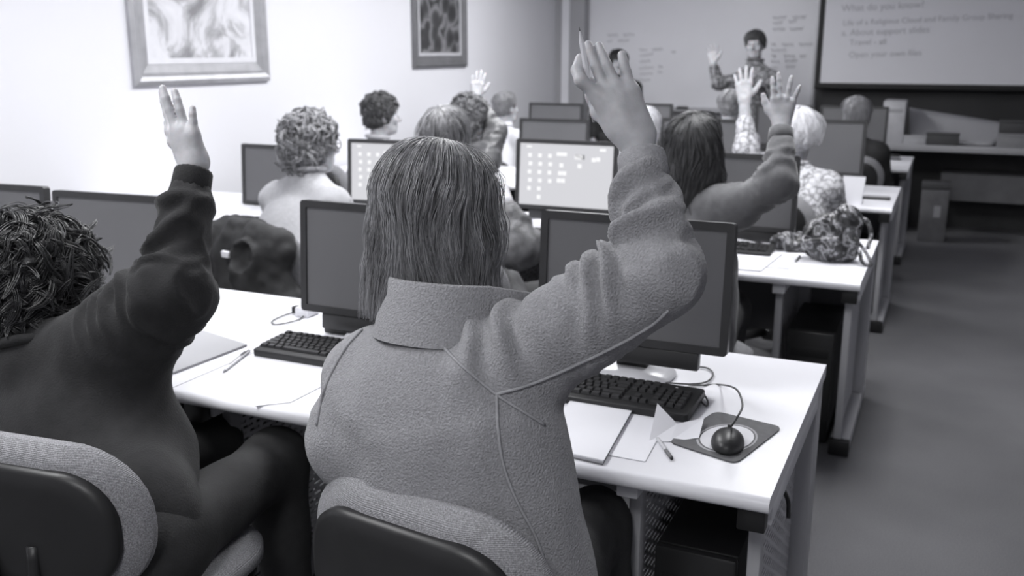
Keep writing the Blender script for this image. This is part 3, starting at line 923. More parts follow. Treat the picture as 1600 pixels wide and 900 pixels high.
# ------------------------------------------------------------------ bodies
m_skin = mat('skin', 0.42, 0.5, 0.10, 45.0, 0.10, 260, spec=0.4)
m_skin.node_tree.nodes['Principled BSDF'].inputs['Subsurface Weight'].default_value = 0.12
m_skin.node_tree.nodes['Principled BSDF'].inputs['Subsurface Scale'].default_value = 0.01
m_eye = mat('eye_white', 0.6, 0.2, 0.0)
m_nail = mat('fingernail', 0.60, 0.28, 0.03, 20)

def arm_coords(V, S0, E0, W0):
    """arc length from the elbow, radial direction and distance to the arm's axis"""
    ua = E0 - S0; Lu = np.linalg.norm(ua); fa = W0 - E0; Lf = np.linalg.norm(fa)
    tu = np.clip(((V - S0) @ ua) / Lu ** 2, -.1, 1); tf = np.clip(((V - E0) @ fa) / Lf ** 2, 0, 1)
    du = V - S0 - tu[:, None] * ua; df = V - E0 - tf[:, None] * fa
    nu = np.linalg.norm(du, axis=1); nf = np.linalg.norm(df, axis=1)
    # blend the two arc lengths smoothly over the elbow
    w = 1 / (1 + np.exp(np.clip((nf - nu) / .012, -30, 30)))
    s = (1 - w) * (tu - 1) * Lu + w * tf * Lf
    rad = (1 - w)[:, None] * du / (nu[:, None] + 1e-9) + w[:, None] * df / (nf[:, None] + 1e-9)
    return s, rad / (np.linalg.norm(rad, axis=1)[:, None] + 1e-9), np.minimum(nu, nf), nrm(ua), nrm(fa)
def sleeve_folds(V, S0, E0, W0, amp, seed, freq=24.0):
    s, rad, dist, ua, fa = arm_coords(V, S0, E0, W0)
    inner = fa - ua
    inner = nrm(inner) if np.linalg.norm(inner) > .15 else nrm(np.cross(ua, [0.3, 0.1, 1]))
    c = rad @ inner
    q = np.stack([s * freq + c * .5 + seed, rad[:, 0] * 1.1 + rad[:, 2] * .4 + 9, rad[:, 1] * 1.1 + 5], 1)
    n = vnoise(q, 1.0, seed) + .35 * vnoise(q, 2.1, seed + 1)
    ridge = (1 - np.minimum(1, np.abs(n) * 1.7)) ** 1.5
    w = np.exp(-(s / .13) ** 2) * (.40 + .60 * np.clip((c + 1) / 2, 0, 1)) + .38
    return amp * (ridge - .3) * w * np.clip((.12 - dist) / .03, 0, 1)
def loc3(c, ax, x, y, z): return c + ax[0] * x + ax[1] * y + ax[2] * z
def head_sdf(c, ax, s=1.0):
    S = SDF(); M = np.array(ax)
    L = lambda x, y, z: loc3(c, ax, x * s, y * s, z * s)
    E = lambda p, r, k=.02, op='+': S.ell(p, np.array(r) * s, M, k * s, op)
    E(L(0, -.012, .030), (.073, .092, .085))
    E(L(0, .030, -.035), (.060, .062, .080), .03)
    S.cone(L(-.028, .048, -.088), L(.028, .048, -.088), .026 * s, .026 * s, .03)
    E(L(0, .070, -.098), (.022, .020, .018), .02)
    S.cone(L(-.034, .078, .022), L(.034, .078, .022), .013 * s, .013 * s, .02)
    for x in (-1, 1):
        E(L(.042 * x, .066, -.028), (.022, .020, .022), .02)
        E(L(.031 * x, .099, .001), (.017, .013, .011), .012, '-')
        E(L(.074 * x, -.006, -.012), (.011, .020, .032), .008)
        E(L(.084 * x, .000, -.010), (.006, .010, .016), .006, '-')
    S.cone(L(0, .090, .010), L(0, .112, -.030), .009 * s, .013 * s, .010)
    for x in (-1, 1): E(L(.011 * x, .098, -.034), (.009, .011, .008), .006)
    S.cone(L(-.016, .086, -.062), L(.016, .086, -.062), .0075 * s, .0075 * s, .006)
    S.cone(L(-.014, .085, -.074), L(.014, .085, -.074), .0080 * s, .0080 * s, .006)
    return S
def hand_sdf(S, wr, T, F, Dn, fl=(1, 1, 1, 1), spread=(9, 2, -5, -13), curl=(8, 6, 8, 12), thumb=(40, 10), s=1.0):
    """right/left hand: T towards the thumb, F along the fingers, Dn out of the back of the hand"""
    P = lambda x, y, z=0.0: wr + (T * x + F * y + Dn * z) * s
    mcp = [(.029, .088), (.009, .093), (-.011, .089), (-.030, .079)]
    Ls = [.072, .080, .074, .058]; r0 = [.0093, .0096, .0092, .0080]
    for (x, y), L, r, sp, cu, q in zip(mcp, Ls, r0, spread, curl, fl):
        a = R(sp); p = np.array([x, y, .0]); c = 0.0
        pts = [p.copy()]
        for seg in (.44, .31, .25):
            c += R(cu)
            p = p + np.array([math.sin(a) * math.cos(c), math.cos(a) * math.cos(c), -math.sin(c)]) * L * seg * q
            pts.append(p.copy())
        W3 = [P(*k) for k in pts]
        S.chain(W3, [r * s, r * .93 * s, r * .86 * s, r * .74 * s], .004 * s)
    ta = R(thumb[0])
    b0 = np.array([.018, .022, -.006]); b1 = b0 + np.array([math.sin(ta), math.cos(ta), -.25]) * .042
    b2 = b1 + np.array([math.sin(ta - R(12)), math.cos(ta - R(12)), -.15]) * .030; b3 = b2 + np.array([math.sin(ta - R(20)), math.cos(ta - R(20)), -.05]) * .024
    S.chain([P(*b0), P(*b1), P(*b2), P(*b3)], [.015 * s, .0125 * s, .0105 * s, .0085 * s], .010 * s)
    for (x, y) in mcp: S.cone(P(x * .45, .004, -.001), P(x, y - .004, -.003), .0155 * s, .0115 * s, .012 * s)
    S.cone(P(.0, .03, -.006), P(-.014, .055, -.006), .020 * s, .018 * s, .015 * s, (Dn, 1.35))
    return S
def forearm(S, el, wr, r0=.040, r1=.026, k=.015):
    S.cone(el, wr, r0, r1, k)

def person(label, hc, yaw, hyaw, hpitch=0.05, hroll=0.0, lean=0.25, standing=False, build=1.0, R_arm=None, L_arm=None,
           hair=None, top=None, trousers=None, htop=.012, hhead=.006, seed=1, joints=None, cuff=True, top_name='jumper', fold=.004, neck_r=.052,
           collar=None, sc=1.0, group=None, top_disp=None, hand_h=.0035, cutw=.05, extra=None, trap=.052):
    """hc = head centre (between the ears). arms: dict(el, wr, F, D, side kwargs) in world space or None (resting on the desk)"""
    hc = np.array(hc, float); up = np.array([0, 0, 1.0])
    br, bf, _ = head_axes(yaw); ax = head_axes(hyaw, hpitch, hroll)
    J = dict(NB=hc - up * .158 * sc - bf * (.02 + lean * .06))
    J['CH'] = J['NB'] - up * .21 * sc - bf * (.02 + lean * .16)
    J['WA'] = J['NB'] - up * .34 * sc - bf * (.03 + lean * .30)
    pz = .56 if not standing else J['NB'][2] - .56 * sc
    J['PE'] = np.array([*(J['NB'] - bf * (.03 + lean * .40))[:2], pz])
    for sgn, nm in ((1, 'R'), (-1, 'L')):
        J['S' + nm] = J['NB'] - up * .082 * sc + br * sgn * .160 * sc * build - bf * .01
    if joints: J.update({k: np.array(v, float) for k, v in joints.items()})
    arms = {}
    for nm, sgn, A in (('R', 1, R_arm), ('L', -1, L_arm)):
        S_ = J['S' + nm]
        if A is None:
            if standing: el = S_ - up * .27 + br * sgn * .06 - bf * .02; wr = el - up * .22 + bf * .08; F = nrm(wr - el); Dn = br * sgn
            else:
                el = S_ - up * .235 + bf * .13 + br * sgn * .045; wr = el + bf * .20 - br * sgn * .06
                wr[2] = max(DZ + .045, el[2] - .09); F = nrm(bf - br * sgn * .25 + up * -.08); Dn = up - F * (up @ F)
            Dn = nrm(Dn); A = dict(el=el, wr=wr, F=F, D=Dn)
        A = dict(A); A['F'] = nrm(A['F']); A['D'] = nrm(np.array(A['D'], float) - A['F'] * (np.array(A['D'], float) @ A['F']))
        T = np.cross(A['F'], A['D']) * -sgn * 1.0
        # right hand, fingers up, back of hand to the viewer behind: thumb points to the left
        A['T'] = -T if A.get('flip') else T
        arms[nm] = A
    lateral = nrm(J['SR'] - J['SL'])
    dep = nrm(np.cross(lateral, J['PE'] - J['NB']))
    b = build
    def body(S, d, k=.04, sleeves=True, wristcut=None):
        if wristcut is None: wristcut = cutw
        fl = (dep, 1.42)
        S.cone(J['PE'], J['WA'], .185 * b + d, .172 * b + d, k, fl)
        S.cone(J['WA'], J['CH'], .168 * b + d, .165 * b + d, k, fl)
        S.cone(J['CH'], J['NB'] - up * .045, .155 * b + d, .055 + d, k, fl)
        S.cone(J['SR'] - lateral * .02, J['SL'] + lateral * .02, .056 + d, .056 + d, k)
        S.cone(J['NB'] - up * .02, J['SR'], trap + d, .052 + d, k); S.cone(J['NB'] - up * .02, J['SL'], trap + d, .052 + d, k)
        for nm in 'RL':
            A = arms[nm]; w2 = A['wr'] - nrm(A['wr'] - A['el']) * wristcut
            r4 = A.get('r', (.058 * b, .048 * b, .046 * b, .036))
            S.cone(J['S' + nm], A['el'], r4[0] + d, r4[1] + d, k)
            S.cone(A['el'], w2, r4[2] + d, r4[3] + d, .03)
        return S
    def legs(S, d):
        for nm, sgn in (('R', 1), ('L', -1)):
            hp = J['PE'] + br * sgn * .09
            if standing: kn = hp + np.array([0, 0, -hp[2] * .47]); an = np.array([kn[0], kn[1], .09])
            else:
                kn = hp + bf * .40 + br * sgn * .05; kn[2] = .53; an = kn - bf * .06; an[2] = .10
            if 'K' + nm in J: kn = J['K' + nm]
            if 'A' + nm in J: an = J['A' + nm]
            S.chain([hp, kn, an], [.090 * b + d, .068 + d, .050 + d], .04)
            J['K' + nm] = kn; J['A' + nm] = an
        S.cone(J['PE'] - lateral * .07, J['PE'] + lateral * .07, .12 * b + d, .12 * b + d, .05)
        return S
    parts = []
    S = body(SDF(), -.016, wristcut=.0); legs(S, -.02)
    S.cone(J['NB'] - up * .04, hc - up * .09 - ax[1] * .015, neck_r * .95, neck_r * .9, .03)
    parts.append(S.mesh(.018))
    S = head_sdf(hc, ax, sc); S.cone(J['NB'] - up * .05, hc - up * .06 - ax[1] * .02, neck_r + .004, neck_r - .002, .03)
    Vh = S.mesh(hhead); parts.append(Vh)
    for nm in 'RL':
        A = arms[nm]; S = SDF()
        if 'custom' in A: A['custom'](S)
        else: hand_sdf(S, A['wr'], A['T'], A['F'], A['D'], s=A.get('s', 1.0), **A.get('pose', {}))
        S.cone(A['wr'] + (A['el'] - A['wr']) * .55, A['wr'] + A['F'] * .006, .034, .0245 * A.get('s', 1.0), .014, (A['D'], 1.18))
        V, Q = S.mesh(hand_h)
        parts.append((relax(V, Q, 1, .4), Q))
    V, Q = merge(parts)
    root = mesh_np('person', V, Q, m_skin)
    tag(root, label, 'person', group)
    for sgn in (-1, 1):
        bm = bmesh.new(); bmesh.ops.create_uvsphere(bm, u_segments=12, v_segments=8, radius=.0115 * sc)
        bmesh.ops.translate(bm, verts=bm.verts[:], vec=Vector(loc3(hc, ax, .031 * sgn * sc, .0835 * sc, .001)))
        ey = bm_obj('eye', bm, m_eye, root, True)
        bm = bmesh.new(); bmesh.ops.create_uvsphere(bm, u_segments=10, v_segments=6, radius=.0062 * sc)
        bmesh.ops.translate(bm, verts=bm.verts[:], vec=Vector(loc3(hc, ax, .031 * sgn * sc, .0900 * sc, .001)))
        bm_obj('iris', bm, mat('dark_iris', .02, .2), ey, True)
    # clothing
    S = body(SDF(), .004 if top is None else top.get('d', .004))
    for e_ in (extra or []): S.cone(*e_)
    V, Q = S.mesh(htop); V = relax(V, Q, 1, .5); N = normals(V, Q)
    disp = fold * .7 * vnoise(V, 9, seed) + fold * .5 * vnoise(V * [1, 1, .6], 22, seed + 3)
    for nm in 'RL':
        A = arms[nm]; disp += sleeve_folds(V, J['S' + nm], A['el'], A['wr'], fold * 2.2, seed)
    if top_disp is not None: disp = disp + top_disp(V, N, J, arms)
    V = V + N * disp[:, None]
    tp = mesh_np(top_name, V, Q, top['m'], root)
    if collar is None:                                  # knitted band round the neck
        bm = bmesh.new(); cN = J['NB'] + up * .030; nx = nrm(hc - J['NB'] + up * .05 - bf * .02); e1 = nrm(br - nx * (br @ nx)); e2 = np.cross(nx, e1)
        tube(bm, [Vector(cN + (e1 * math.cos(t_) * .070 + e2 * math.sin(t_) * .066)) for t_ in np.linspace(0, 2 * PI, 33)], .0115, 8, False)
        bm_obj('neckband', bm, top['m'], tp, True)
    S = legs(SDF(), .004); V, Q = S.mesh(.016); V = relax(V, Q, 1)
    mesh_np('trousers', V + normals(V, Q) * (.004 * vnoise(V, 12, seed))[:, None], Q, trousers or mat('dark_trousers', .035, .8, .15, 20), root)
    for nm in 'RL':
        S = SDF(); an = J['A' + nm]
        S.cone(an - up * .045 - bf * .03, an - up * .055 + bf * .13, .040, .034, .02); S.cone(an - up * .06 - bf * .03, an - up * .065 + bf * .15, .032, .028, .01)
        V, Q = S.mesh(.012); V[:, 2] = np.maximum(V[:, 2], .004)
        mesh_np('shoe', V, Q, mat('shoe_black', .02, .4, .1, 10), root)
    if cuff:
        for nm in 'RL':
            A = arms[nm]; d = nrm(A['wr'] - A['el'])
            bm = bmesh.new(); c0 = A['wr'] - d * .052; c1 = A['wr'] - d * .012
            tube(bm, [c0, c0 + d * .004, c1 - d * .003, c1], [.038, .041, .039, .036], 24)
            bm_obj('cuff', bm, top.get('cuff', top['m']), tp, True, 50)
    # hair
    if hair:
        st = hair['style']; hm = hair_mat(hair['name'], *hair['v'])
        rad = np.array(hair.get('rad', (.080, .098, .092))) * sc
        cc = loc3(hc, ax, 0, -.012, .030)
        sh = SDF(); M = np.array(ax)
        if st == 'curly':
            pf = hair.get('puff', .03)
            sh.ell(cc, rad + pf * .6, M, .02)
            npe = np.array(hair.get('nape', (.95, .75, .8))); sh.ell(loc3(cc, ax, 0, -.03, -.06), rad * npe + pf * .6, M, .03)
            if hair.get('mane'): sh.ell(loc3(cc, ax, 0, -.045, -.11), rad * [.85, .62, .8] + pf * .5, M, .03)
        else:
            sh.ell(cc, rad + .002, M, .02)
            if hair.get('length', 0) > .03: sh.cone(loc3(cc, ax, 0, -.02, -.02), loc3(cc, ax, 0, -.028, -hair['length'] + .01), rad[0] * .93, rad[0] * .86, .03)
            else: sh.ell(loc3(cc, ax, 0, -.025, -.045), rad * [.9, .72, .62], M, .03)
        sh.ell(loc3(hc, ax, 0, .105, -.045), np.array([.085, .085, .105]) * sc, M, .015, '-')
        for x in (-1, 1):
            if st == 'short': sh.ell(loc3(hc, ax, .085 * x, .004, -.02), np.array([.03, .028, .045]), M, .01, '-')
        V, Q = sh.mesh(.007); N = normals(V, Q)
        V = V + N * (hair.get('lump', .004) * vnoise(V, hair.get('lscale', 40), seed))[:, None]
        P = [(V, Q)]
        if st == 'curly':
            P.append(curl_hair(cc, ax, hair['n'], rad + hair.get('puff', .03) * .62, hair.get('amp', .008), seed, r0=hair.get('r0', .0022), low=hair.get('low', -.7), seglen=hair.get('seg', .05), clump=hair.get('clump', 1)))
            P.append(curl_hair(loc3(cc, ax, 0, -.03, -.06), ax, hair['n'] // 2, rad * npe + hair.get('puff', .03) * .62, hair.get('amp', .008), seed + 1, r0=hair.get('r0', .0022), low=hair.get('low', -.9), seglen=hair.get('seg', .05), clump=hair.get('clump', 1)))
            if hair.get('mane'): P.append(curl_hair(loc3(cc, ax, 0, -.045, -.11), ax, hair['n'] // 2, rad * [.85, .62, .8] + hair['puff'] * .55, hair['amp'], seed + 2, r0=hair.get('r0', .002), low=-.95, seglen=hair.get('seg', .05), clump=hair.get('clump', 1)))
        else:
            P.append(fall_hair(cc, ax, hair['n'], hair.get('length', .02), rad, hair.get('puff', .008), wave=hair.get('wave', .03), curl=hair.get('curl', 0), seed=seed,
                               flare=hair.get('flare', 0), r0=hair.get('r0', .0014), tips=hair.get('tips', .03), open_deg=hair.get('open', 62), mess=hair.get('mess', .010), crown=hair.get('crown', .35)))
        nsh = len(Q); V, Q = merge(P)
        ho = mesh_np('hair', V, Q, hm, root)
        lo_, hi_ = hair['v'][:2]; base_v = lo_ + (hi_ - lo_) * .28
        ho.data.materials.append(mat(hair['name'] + '_base', base_v, .55, .35, 60, .5, 180))
        mi = np.zeros(len(Q), np.int32); mi[:nsh] = 1
        ho.data.polygons.foreach_set('material_index', mi)
    return root, J, arms, ax, tp
# ------------------------------------------------------------------ people
VIEW = lambda u, v: nrm(ray(u, v))
def ridges(V, S0, E0, W0, inner, specs):
    """single sleeve folds: (s, amp, width, slope, centre angle, angular width); s = arc length from the elbow, angle 0 = inner side of the bend,
    negative towards the viewer"""
    s, rad, dist, ua, fa = arm_coords(V, S0, E0, W0)
    lat = nrm(np.cross(inner, fa)); phi = np.arctan2(rad @ lat, rad @ inner)
    wob = vnoise(V, 15, 4) * .008
    out = np.zeros(len(V))
    for s0, amp, wd, sl, pc_, pw in specs:
        dp = (phi - R(pc_) + PI) % (2 * PI) - PI
        d = s - s0 - sl * dp + wob
        prof = np.exp(-(d / wd) ** 2) - .6 * np.exp(-((d - 1.6 * wd) / (wd * .8)) ** 2) - .35 * np.exp(-((d + 1.7 * wd) / wd) ** 2)
        out += amp * prof * np.exp(-(dp / R(pw)) ** 2) * np.clip((.125 - dist) / .02, 0, 1)
    return out

# ---- the straight-haired person in the grey fleece, nearest the camera
m_fleece = mat('grey_fleece', 0.285, 0.95, 0.15, 230.0, 1.0, 300, spec=0.12, sheen=0.18, detail=5)
m_seam = mat('fleece_seam', 0.30, 0.9, 0.1, 120, 0.4, 400, spec=.15)
m_rib = mat('ribbed_cuff', 0.31, 0.9, 0.12, 140, 0.5, 400, spec=.15)
WH = 1.47
def hp(u, v, dw=0.0): return W(u, v, WH + dw)
def hand1(S):
    # each finger follows its own knuckles; index bent against the pencil, thumb behind the palm
    S.chain([hp(937, 152), hp(908, 126, -.012), hp(902, 110, .004), hp(907, 92, .016)], [.0108, .0102, .0096, .0085], .004)
    S.chain([hp(946, 143), hp(932, 106, .004), hp(924, 86, .010), hp(919, 70, .018)], [.0096, .0087, .0082, .0070], .0015)
    S.chain([hp(964, 138), hp(948, 102, .004), hp(941, 86, .010), hp(936, 72, .018)], [.0094, .0086, .0081, .0070], .0015)
    S.chain([hp(985, 140), hp(978, 113, .004), hp(974, 99, .008), hp(972, 86, .014)], [.0092, .0088, .0082, .0072], .002)
    S.chain([hp(958, 195, .015), hp(936, 175, .030), hp(926, 150, .034), hp(922, 128, .034)], [.015, .012, .010, .0085], .010)
    for a, b in (((983, 216), (937, 154)), ((988, 214), (948, 147)), ((997, 211), (964, 142)), ((1007, 206), (988, 146))):
        S.cone(hp(*a), hp(*b), .0175, .0125, .016)
    S.cone(hp(975, 200, .006), hp(965, 165, .006), .024, .024, .02)
wrR = hp(1000, 232)
elR = W(1030, 428, 1.41)
def p1_disp(V, N, J, arms):
    inner = nrm(W(960, 330, 1.42) - W(1045, 440, 1.40))
    d = ridges(V, J['SR'], elR, wrR, inner, [
        (-.290, .012, .011, .014, -55, 45), (-.240, .019, .012, .012, -45, 60), (-.185, .006, .016, .004, -60, 45), (-.104, .012, .009, .012, -15, 40),
        (-.070, .018, .012, .030, -25, 60), (-.026, .019, .015, .040, -35, 65), (-.14, -.007, .018, .02, -95, 40), (.052, .021, .014, -.034, -45, 75), (.092, .010, .010, -.040, -85, 55),
        (.148, .021, .015, -.034, -60, 95), (.030, -.012, .02, 0, -95, 40)])
    d += sleeve_folds(V, J['SR'], elR, wrR, .004, 3, 34)
    # soft drag lines over the back
    d += .008 * np.exp(-((V - W(600, 690, 1.45)) @ nrm(np.array([.35, .0, 1.0])) + .012 * vnoise(V, 8, 9)) ** 2 / .0005) * np.clip(-(V[:, 0] + .70) / .1, 0, 1)
    d += .0050 * vnoise(V * [1, 1, .6], 7, 21) + .0025 * vnoise(V * [1.6, 1, .5], 18, 22)
    return d
P1, J1, A1, ax1, jk1 = person(
    'seated person in grey fleece jacket with straight shoulder-length hair, raising a pencil', W(684, 338, 1.64), R(-3), R(-6), .02, 0, standing=False, build=1.10,
    joints=dict(NB=W(682, 505, 1.57), SR=W(800, 570, 1.50), SL=W(590, 592, 1.62), CH=W(698, 680, 1.555), WA=W(715, 790, 1.58), PE=(*W(742, 880, 1.60)[:2], .56), KR=np.array([*W(742, 880, 1.60)[:2], .53]) + [.06, .42, 0]),
    R_arm=dict(el=elR, wr=wrR, F=hp(945, 120) - wrR, D=-VIEW(960, 160), custom=hand1, r=(.066, .054, .040, .034)),
    L_arm=dict(r=(.06, .052, .045, .034), el=W(556, 690, 1.60), wr=np.array([*W(560, 640, 1.75)[:2], DZ + .05]), F=(.25, 1, -.1), D=(0, 0, 1)),
    top=dict(m=m_fleece, d=.015, cuff=m_rib), trousers=mat('dark_jeans', .028, .85, .2, 30, .3, 200), htop=.006, hhead=.006, seed=3, trap=.030, collar='stand', extra=[(W(760, 880, 1.58), W(800, 900, 1.56), .12, .125, .05), (W(600, 650, 1.56), W(560, 680, 1.58), .08, .07, .04)], top_name='fleece_jacket', fold=.0022,
    top_disp=p1_disp, cuff=False, hand_h=.0023, cutw=.084,
    hair=dict(style='bob', name='hair_light_brown', v=(.045, .42), n=12000, length=.165, rad=(.083, .100, .094), puff=.017, wave=.05, r0=.0006, tips=.05, flare=.10, open=60, mess=.012, crown=-.3))
# ribbed cuff
def ribbed(parent, wr, el, r, L, back, m, n=56):
    d = nrm(wr - el); a = nrm(np.cross(d, [0, 0, 1])); b = np.cross(a, d)
    V = []; Q = []
    prof = [(-L * .52, r * .97), (-L * .45, r * 1.06), (L * .4, r * 1.02), (L * .5, r * .97), (L * .5, r * .86)]
    for t, rr_ in prof:
        for k in range(n): V.append(wr - d * back + d * t + (a * math.cos(2 * PI * k / n) + b * math.sin(2 * PI * k / n)) * rr_ * (1 + (.055 if k % 2 else 0)))
    for i in range(len(prof) - 1):
        for k in range(n): Q.append((i * n + k, i * n + (k + 1) % n, (i + 1) * n + (k + 1) % n, (i + 1) * n + k))
    return mesh_np('cuff', V, Q, m, parent)
ribbed(jk1, wrR, elR, .0345, .042, .030, m_rib, 48)
ribbed(jk1, A1['L']['wr'], A1['L']['el'], .038, .032, .02, m_rib)
# stand-up collar, open at the throat and splayed on the right
def collar(parent, c, r0, r1, h, m, lean, splay=.05):
    n = 44; V = []; Q = []
    rows = [(0.0, r0), (.35, r0 * .97), (.7, r1), (1.0, r1 * 1.02), (1.03, r1 * .985), (.7, r1 * .93), (0.0, r0 * .92)]
    for t, rr_ in rows:
        for k in range(n):
            a = R(-152 + 304 * k / (n - 1)); fwd = max(0, abs(a) - R(70)) / R(82)
            sp = splay * fwd * t * (1.5 if a > 0 else .5)
            x = (rr_ + sp) * math.sin(a); y = -(rr_ * .92 + sp * .3) * math.cos(a) + lean * t
            z = h * t * (1 - .25 * fwd) - .030 * (1 - math.cos(a)) / 2
            V.append((c[0] + x, c[1] + y, c[2] + z))
    for i in range(len(rows) - 1):
        for k in range(n - 1): Q.append((i * n + k, i * n + k + 1, (i + 1) * n + k + 1, (i + 1) * n + k))
    o = mesh_np('collar', V, Q, m, parent)
    return o
collar(jk1, W(688, 514, 1.55), .112, .098, .088, m_fleece, .03, .06)
# seams: welts that lie on the jacket
def welts(tp, lines, r, m, name='seam'):
    me = tp.data
    bvh = BVHTree.FromPolygons([v.co[:] for v in me.vertices], [p.vertices[:] for p in me.polygons])
    for ln in lines:
        pts = []
        for u, v in spline([(a, b, 0) for a, b in ln], 7) if False else [(p_[0], p_[1]) for p_ in spline([(a, b, 0) for a, b in ln], 7)]:
            hit = bvh.ray_cast(Vector(_C), Vector(nrm(ray(u, v))))
            if hit[0] is not None: pts.append(hit[0] + hit[1] * (r * .5))
        if len(pts) > 2:
            bm = bmesh.new(); tube(bm, pts, r, 6); bm_obj(name, bm, m, tp, True)
welts(jk1, [[(664, 512), (690, 540), (728, 578), (772, 614), (815, 642), (850, 664)], [(776, 616), (830, 600), (900, 570), (970, 536), (1020, 506), (1044, 484)],
            [(776, 618), (778, 670), (786, 725), (806, 780), (836, 838), (856, 895)], [(566, 516), (540, 545), (515, 590), (502, 630), (495, 665)]], .0026, m_seam)
# nails
def nail(parent, tip, F, D, s=1.0):
    M = np.array([np.cross(F, D), F, D]); S = SDF(); S.ell(tip, np.array([.0052, .0072, .0022]) * s, M, .0)
    V, Q = S.mesh(.0011); mesh_np('fingernail', V, Q, m_nail, parent)
# pencil held between index finger and thumb
pc = empty('pencil', hp(905, 42, -.030))
a = np.array(pc.location); b = hp(929, 190, .042)
d = nrm(b - a); L = np.linalg.norm(b - a)
def pen_seg(t0, t1, r0, r1, nm, m, n=8, par=None):
    bm = bmesh.new(); tube(bm, [Vector(d * t0), Vector(d * t1)], [r0, r1], n); return bm_obj(nm, bm, m, par or pc, True, 30)
pen_seg(.0, .006, .0002, .0010, 'lead', mat('graphite', .05, .4), 8)
pen_seg(.006, .024, .0010, .0040, 'sharpened_wood', mat('pencil_wood', .6, .6), 8)
pen_seg(.024, L - .02, .0045, .0045, 'shaft', mat('pencil_paint', .72, .35), 6)
pen_seg(.072, .086, .0042, .0042, 'printed_mark', mat('pencil_print', .06, .4), 6)
pen_seg(L - .02, L - .008, .0042, .0042, 'ferrule', mat('ferrule_metal', .3, .3, metal=.8), 12)
pen_seg(L - .008, L, .0038, .0036, 'eraser', mat('eraser', .2, .8), 10)
tag(pc, 'sharpened pencil held in the raised hand nearest the camera', 'pencil')

# ---- the curly dark-haired person in the dark sweatshirt, left
m_sweat = mat('dark_sweatshirt', 0.022, 0.88, 0.15, 30, 0.35, 240, spec=.25, sheen=.08)
W2 = 1.97
def hq(u, v, dw=0.0): return W(u, v, W2 + dw)
def hand2(S):
    S.chain([hq(270, 205, .03), hq(262, 178, .036), hq(257, 160, .04), hq(253, 143, .044)], [.0100, .0094, .0086, .0074], .003)
    S.chain([hq(276, 202), hq(265, 172), hq(259, 154), hq(254, 138, .004)], [.0104, .0098, .0090, .0078], .003)
    S.chain([hq(289, 200, -.006), hq(281, 172, -.006), hq(277, 157, -.004), hq(273, 143)], [.0098, .0092, .0086, .0075], .003)
    S.chain([hq(302, 208, -.012), hq(302, 190, -.014), hq(301, 179, -.014), hq(301, 169, -.012)], [.0088, .0082, .0076, .0068], .003)
    S.chain([hq(290, 245, .02), hq(272, 222, .045), hq(266, 205, .055), hq(262, 192, .06)], [.015, .012, .010, .0085], .010)
    for a, b in (((296, 258), (272, 208, .02)), ((300, 258), (279, 206)), ((306, 256), (291, 205, -.006)), ((312, 254), (303, 212, -.012))):
        S.cone(hq(*a), hq(*b), .0185, .0125, .016)
    S.cone(hq(300, 245, .01), hq(290, 222, .01), .024, .023, .02)
wr2 = hq(305, 256); el2 = W(268, 458, 1.90)
def p2_disp(V, N, J, arms):
    inner = nrm(W(190, 400, 1.9) - W(285, 480, 1.86))
    d = ridges(V, J['SR'], el2, wr2, inner, [
        (-.165, .014, .012, .012, -30, 50), (-.120, .016, .013, .02, -25, 50), (-.075, .018, .014, .02, -20, 55), (-.030, .014, .013, .03, -30, 60),
        (.030, .012, .014, -.03, -30, 60), (.105, .010, .022, -.06, -70, 80), (.185, .012, .016, .0, -20, 140)])
    d += sleeve_folds(V, J['SR'], el2, wr2, .006, 5, 22)
    return d + .006 * vnoise(V * [1, 1, .5], 8, 31)
P2, J2, A2, ax2, jk2 = person(
    'seated person in dark sweatshirt with dark curly hair and a raised hand', W(68, 438, 2.10), R(-12), R(-8), .0, 0, build=.92,
    joints=dict(NB=W(55, 560, 2.03), SR=W(160, 540, 1.98), SL=W(-75, 575, 2.16), CH=W(82, 690, 2.02), WA=W(140, 770, 1.98), PE=(*W(185, 850, 1.84)[:2], .57), KR=W(432, 722, 2.24), KL=W(330, 690, 2.45),
                AR=np.array([*W(440, 735, 2.2)[:2], .10]), AL=np.array([*W(340, 690, 2.45)[:2], .10])),
    R_arm=dict(el=el2, wr=wr2, F=hq(283, 200) - wr2, D=-VIEW(290, 220), custom=hand2, r=(.072, .056, .046, .036)), L_arm=None,
    top=dict(m=m_sweat, d=.016), trousers=mat('dark_denim', .018, .8, .2, 30, .3, 260), htop=.0075, seed=5, extra=[(W(205, 555, 1.95), W(276, 452, 1.91), .075, .058, .05), (W(205, 620, 1.98), W(255, 700, 1.98), .07, .06, .06), (W(140, 650, 2.0), W(220, 760, 1.92), .12, .10, .06)], top_name='sweatshirt', fold=.003, top_disp=p2_disp, cuff=False, hand_h=.003, cutw=.086,
    hair=dict(style='curly', name='hair_dark_curly', v=(.008, .055, .33), n=520, clump=9, puff=.030, amp=.013, r0=.0013, low=-.9, seg=.10, lump=.014, lscale=26, mane=True))
ribbed(jk2, wr2, el2, .036, .046, .038, m_sweat, 40)
ribbed(jk2, A2['L']['wr'], A2['L']['el'], .038, .04, .02, m_sweat, 40)

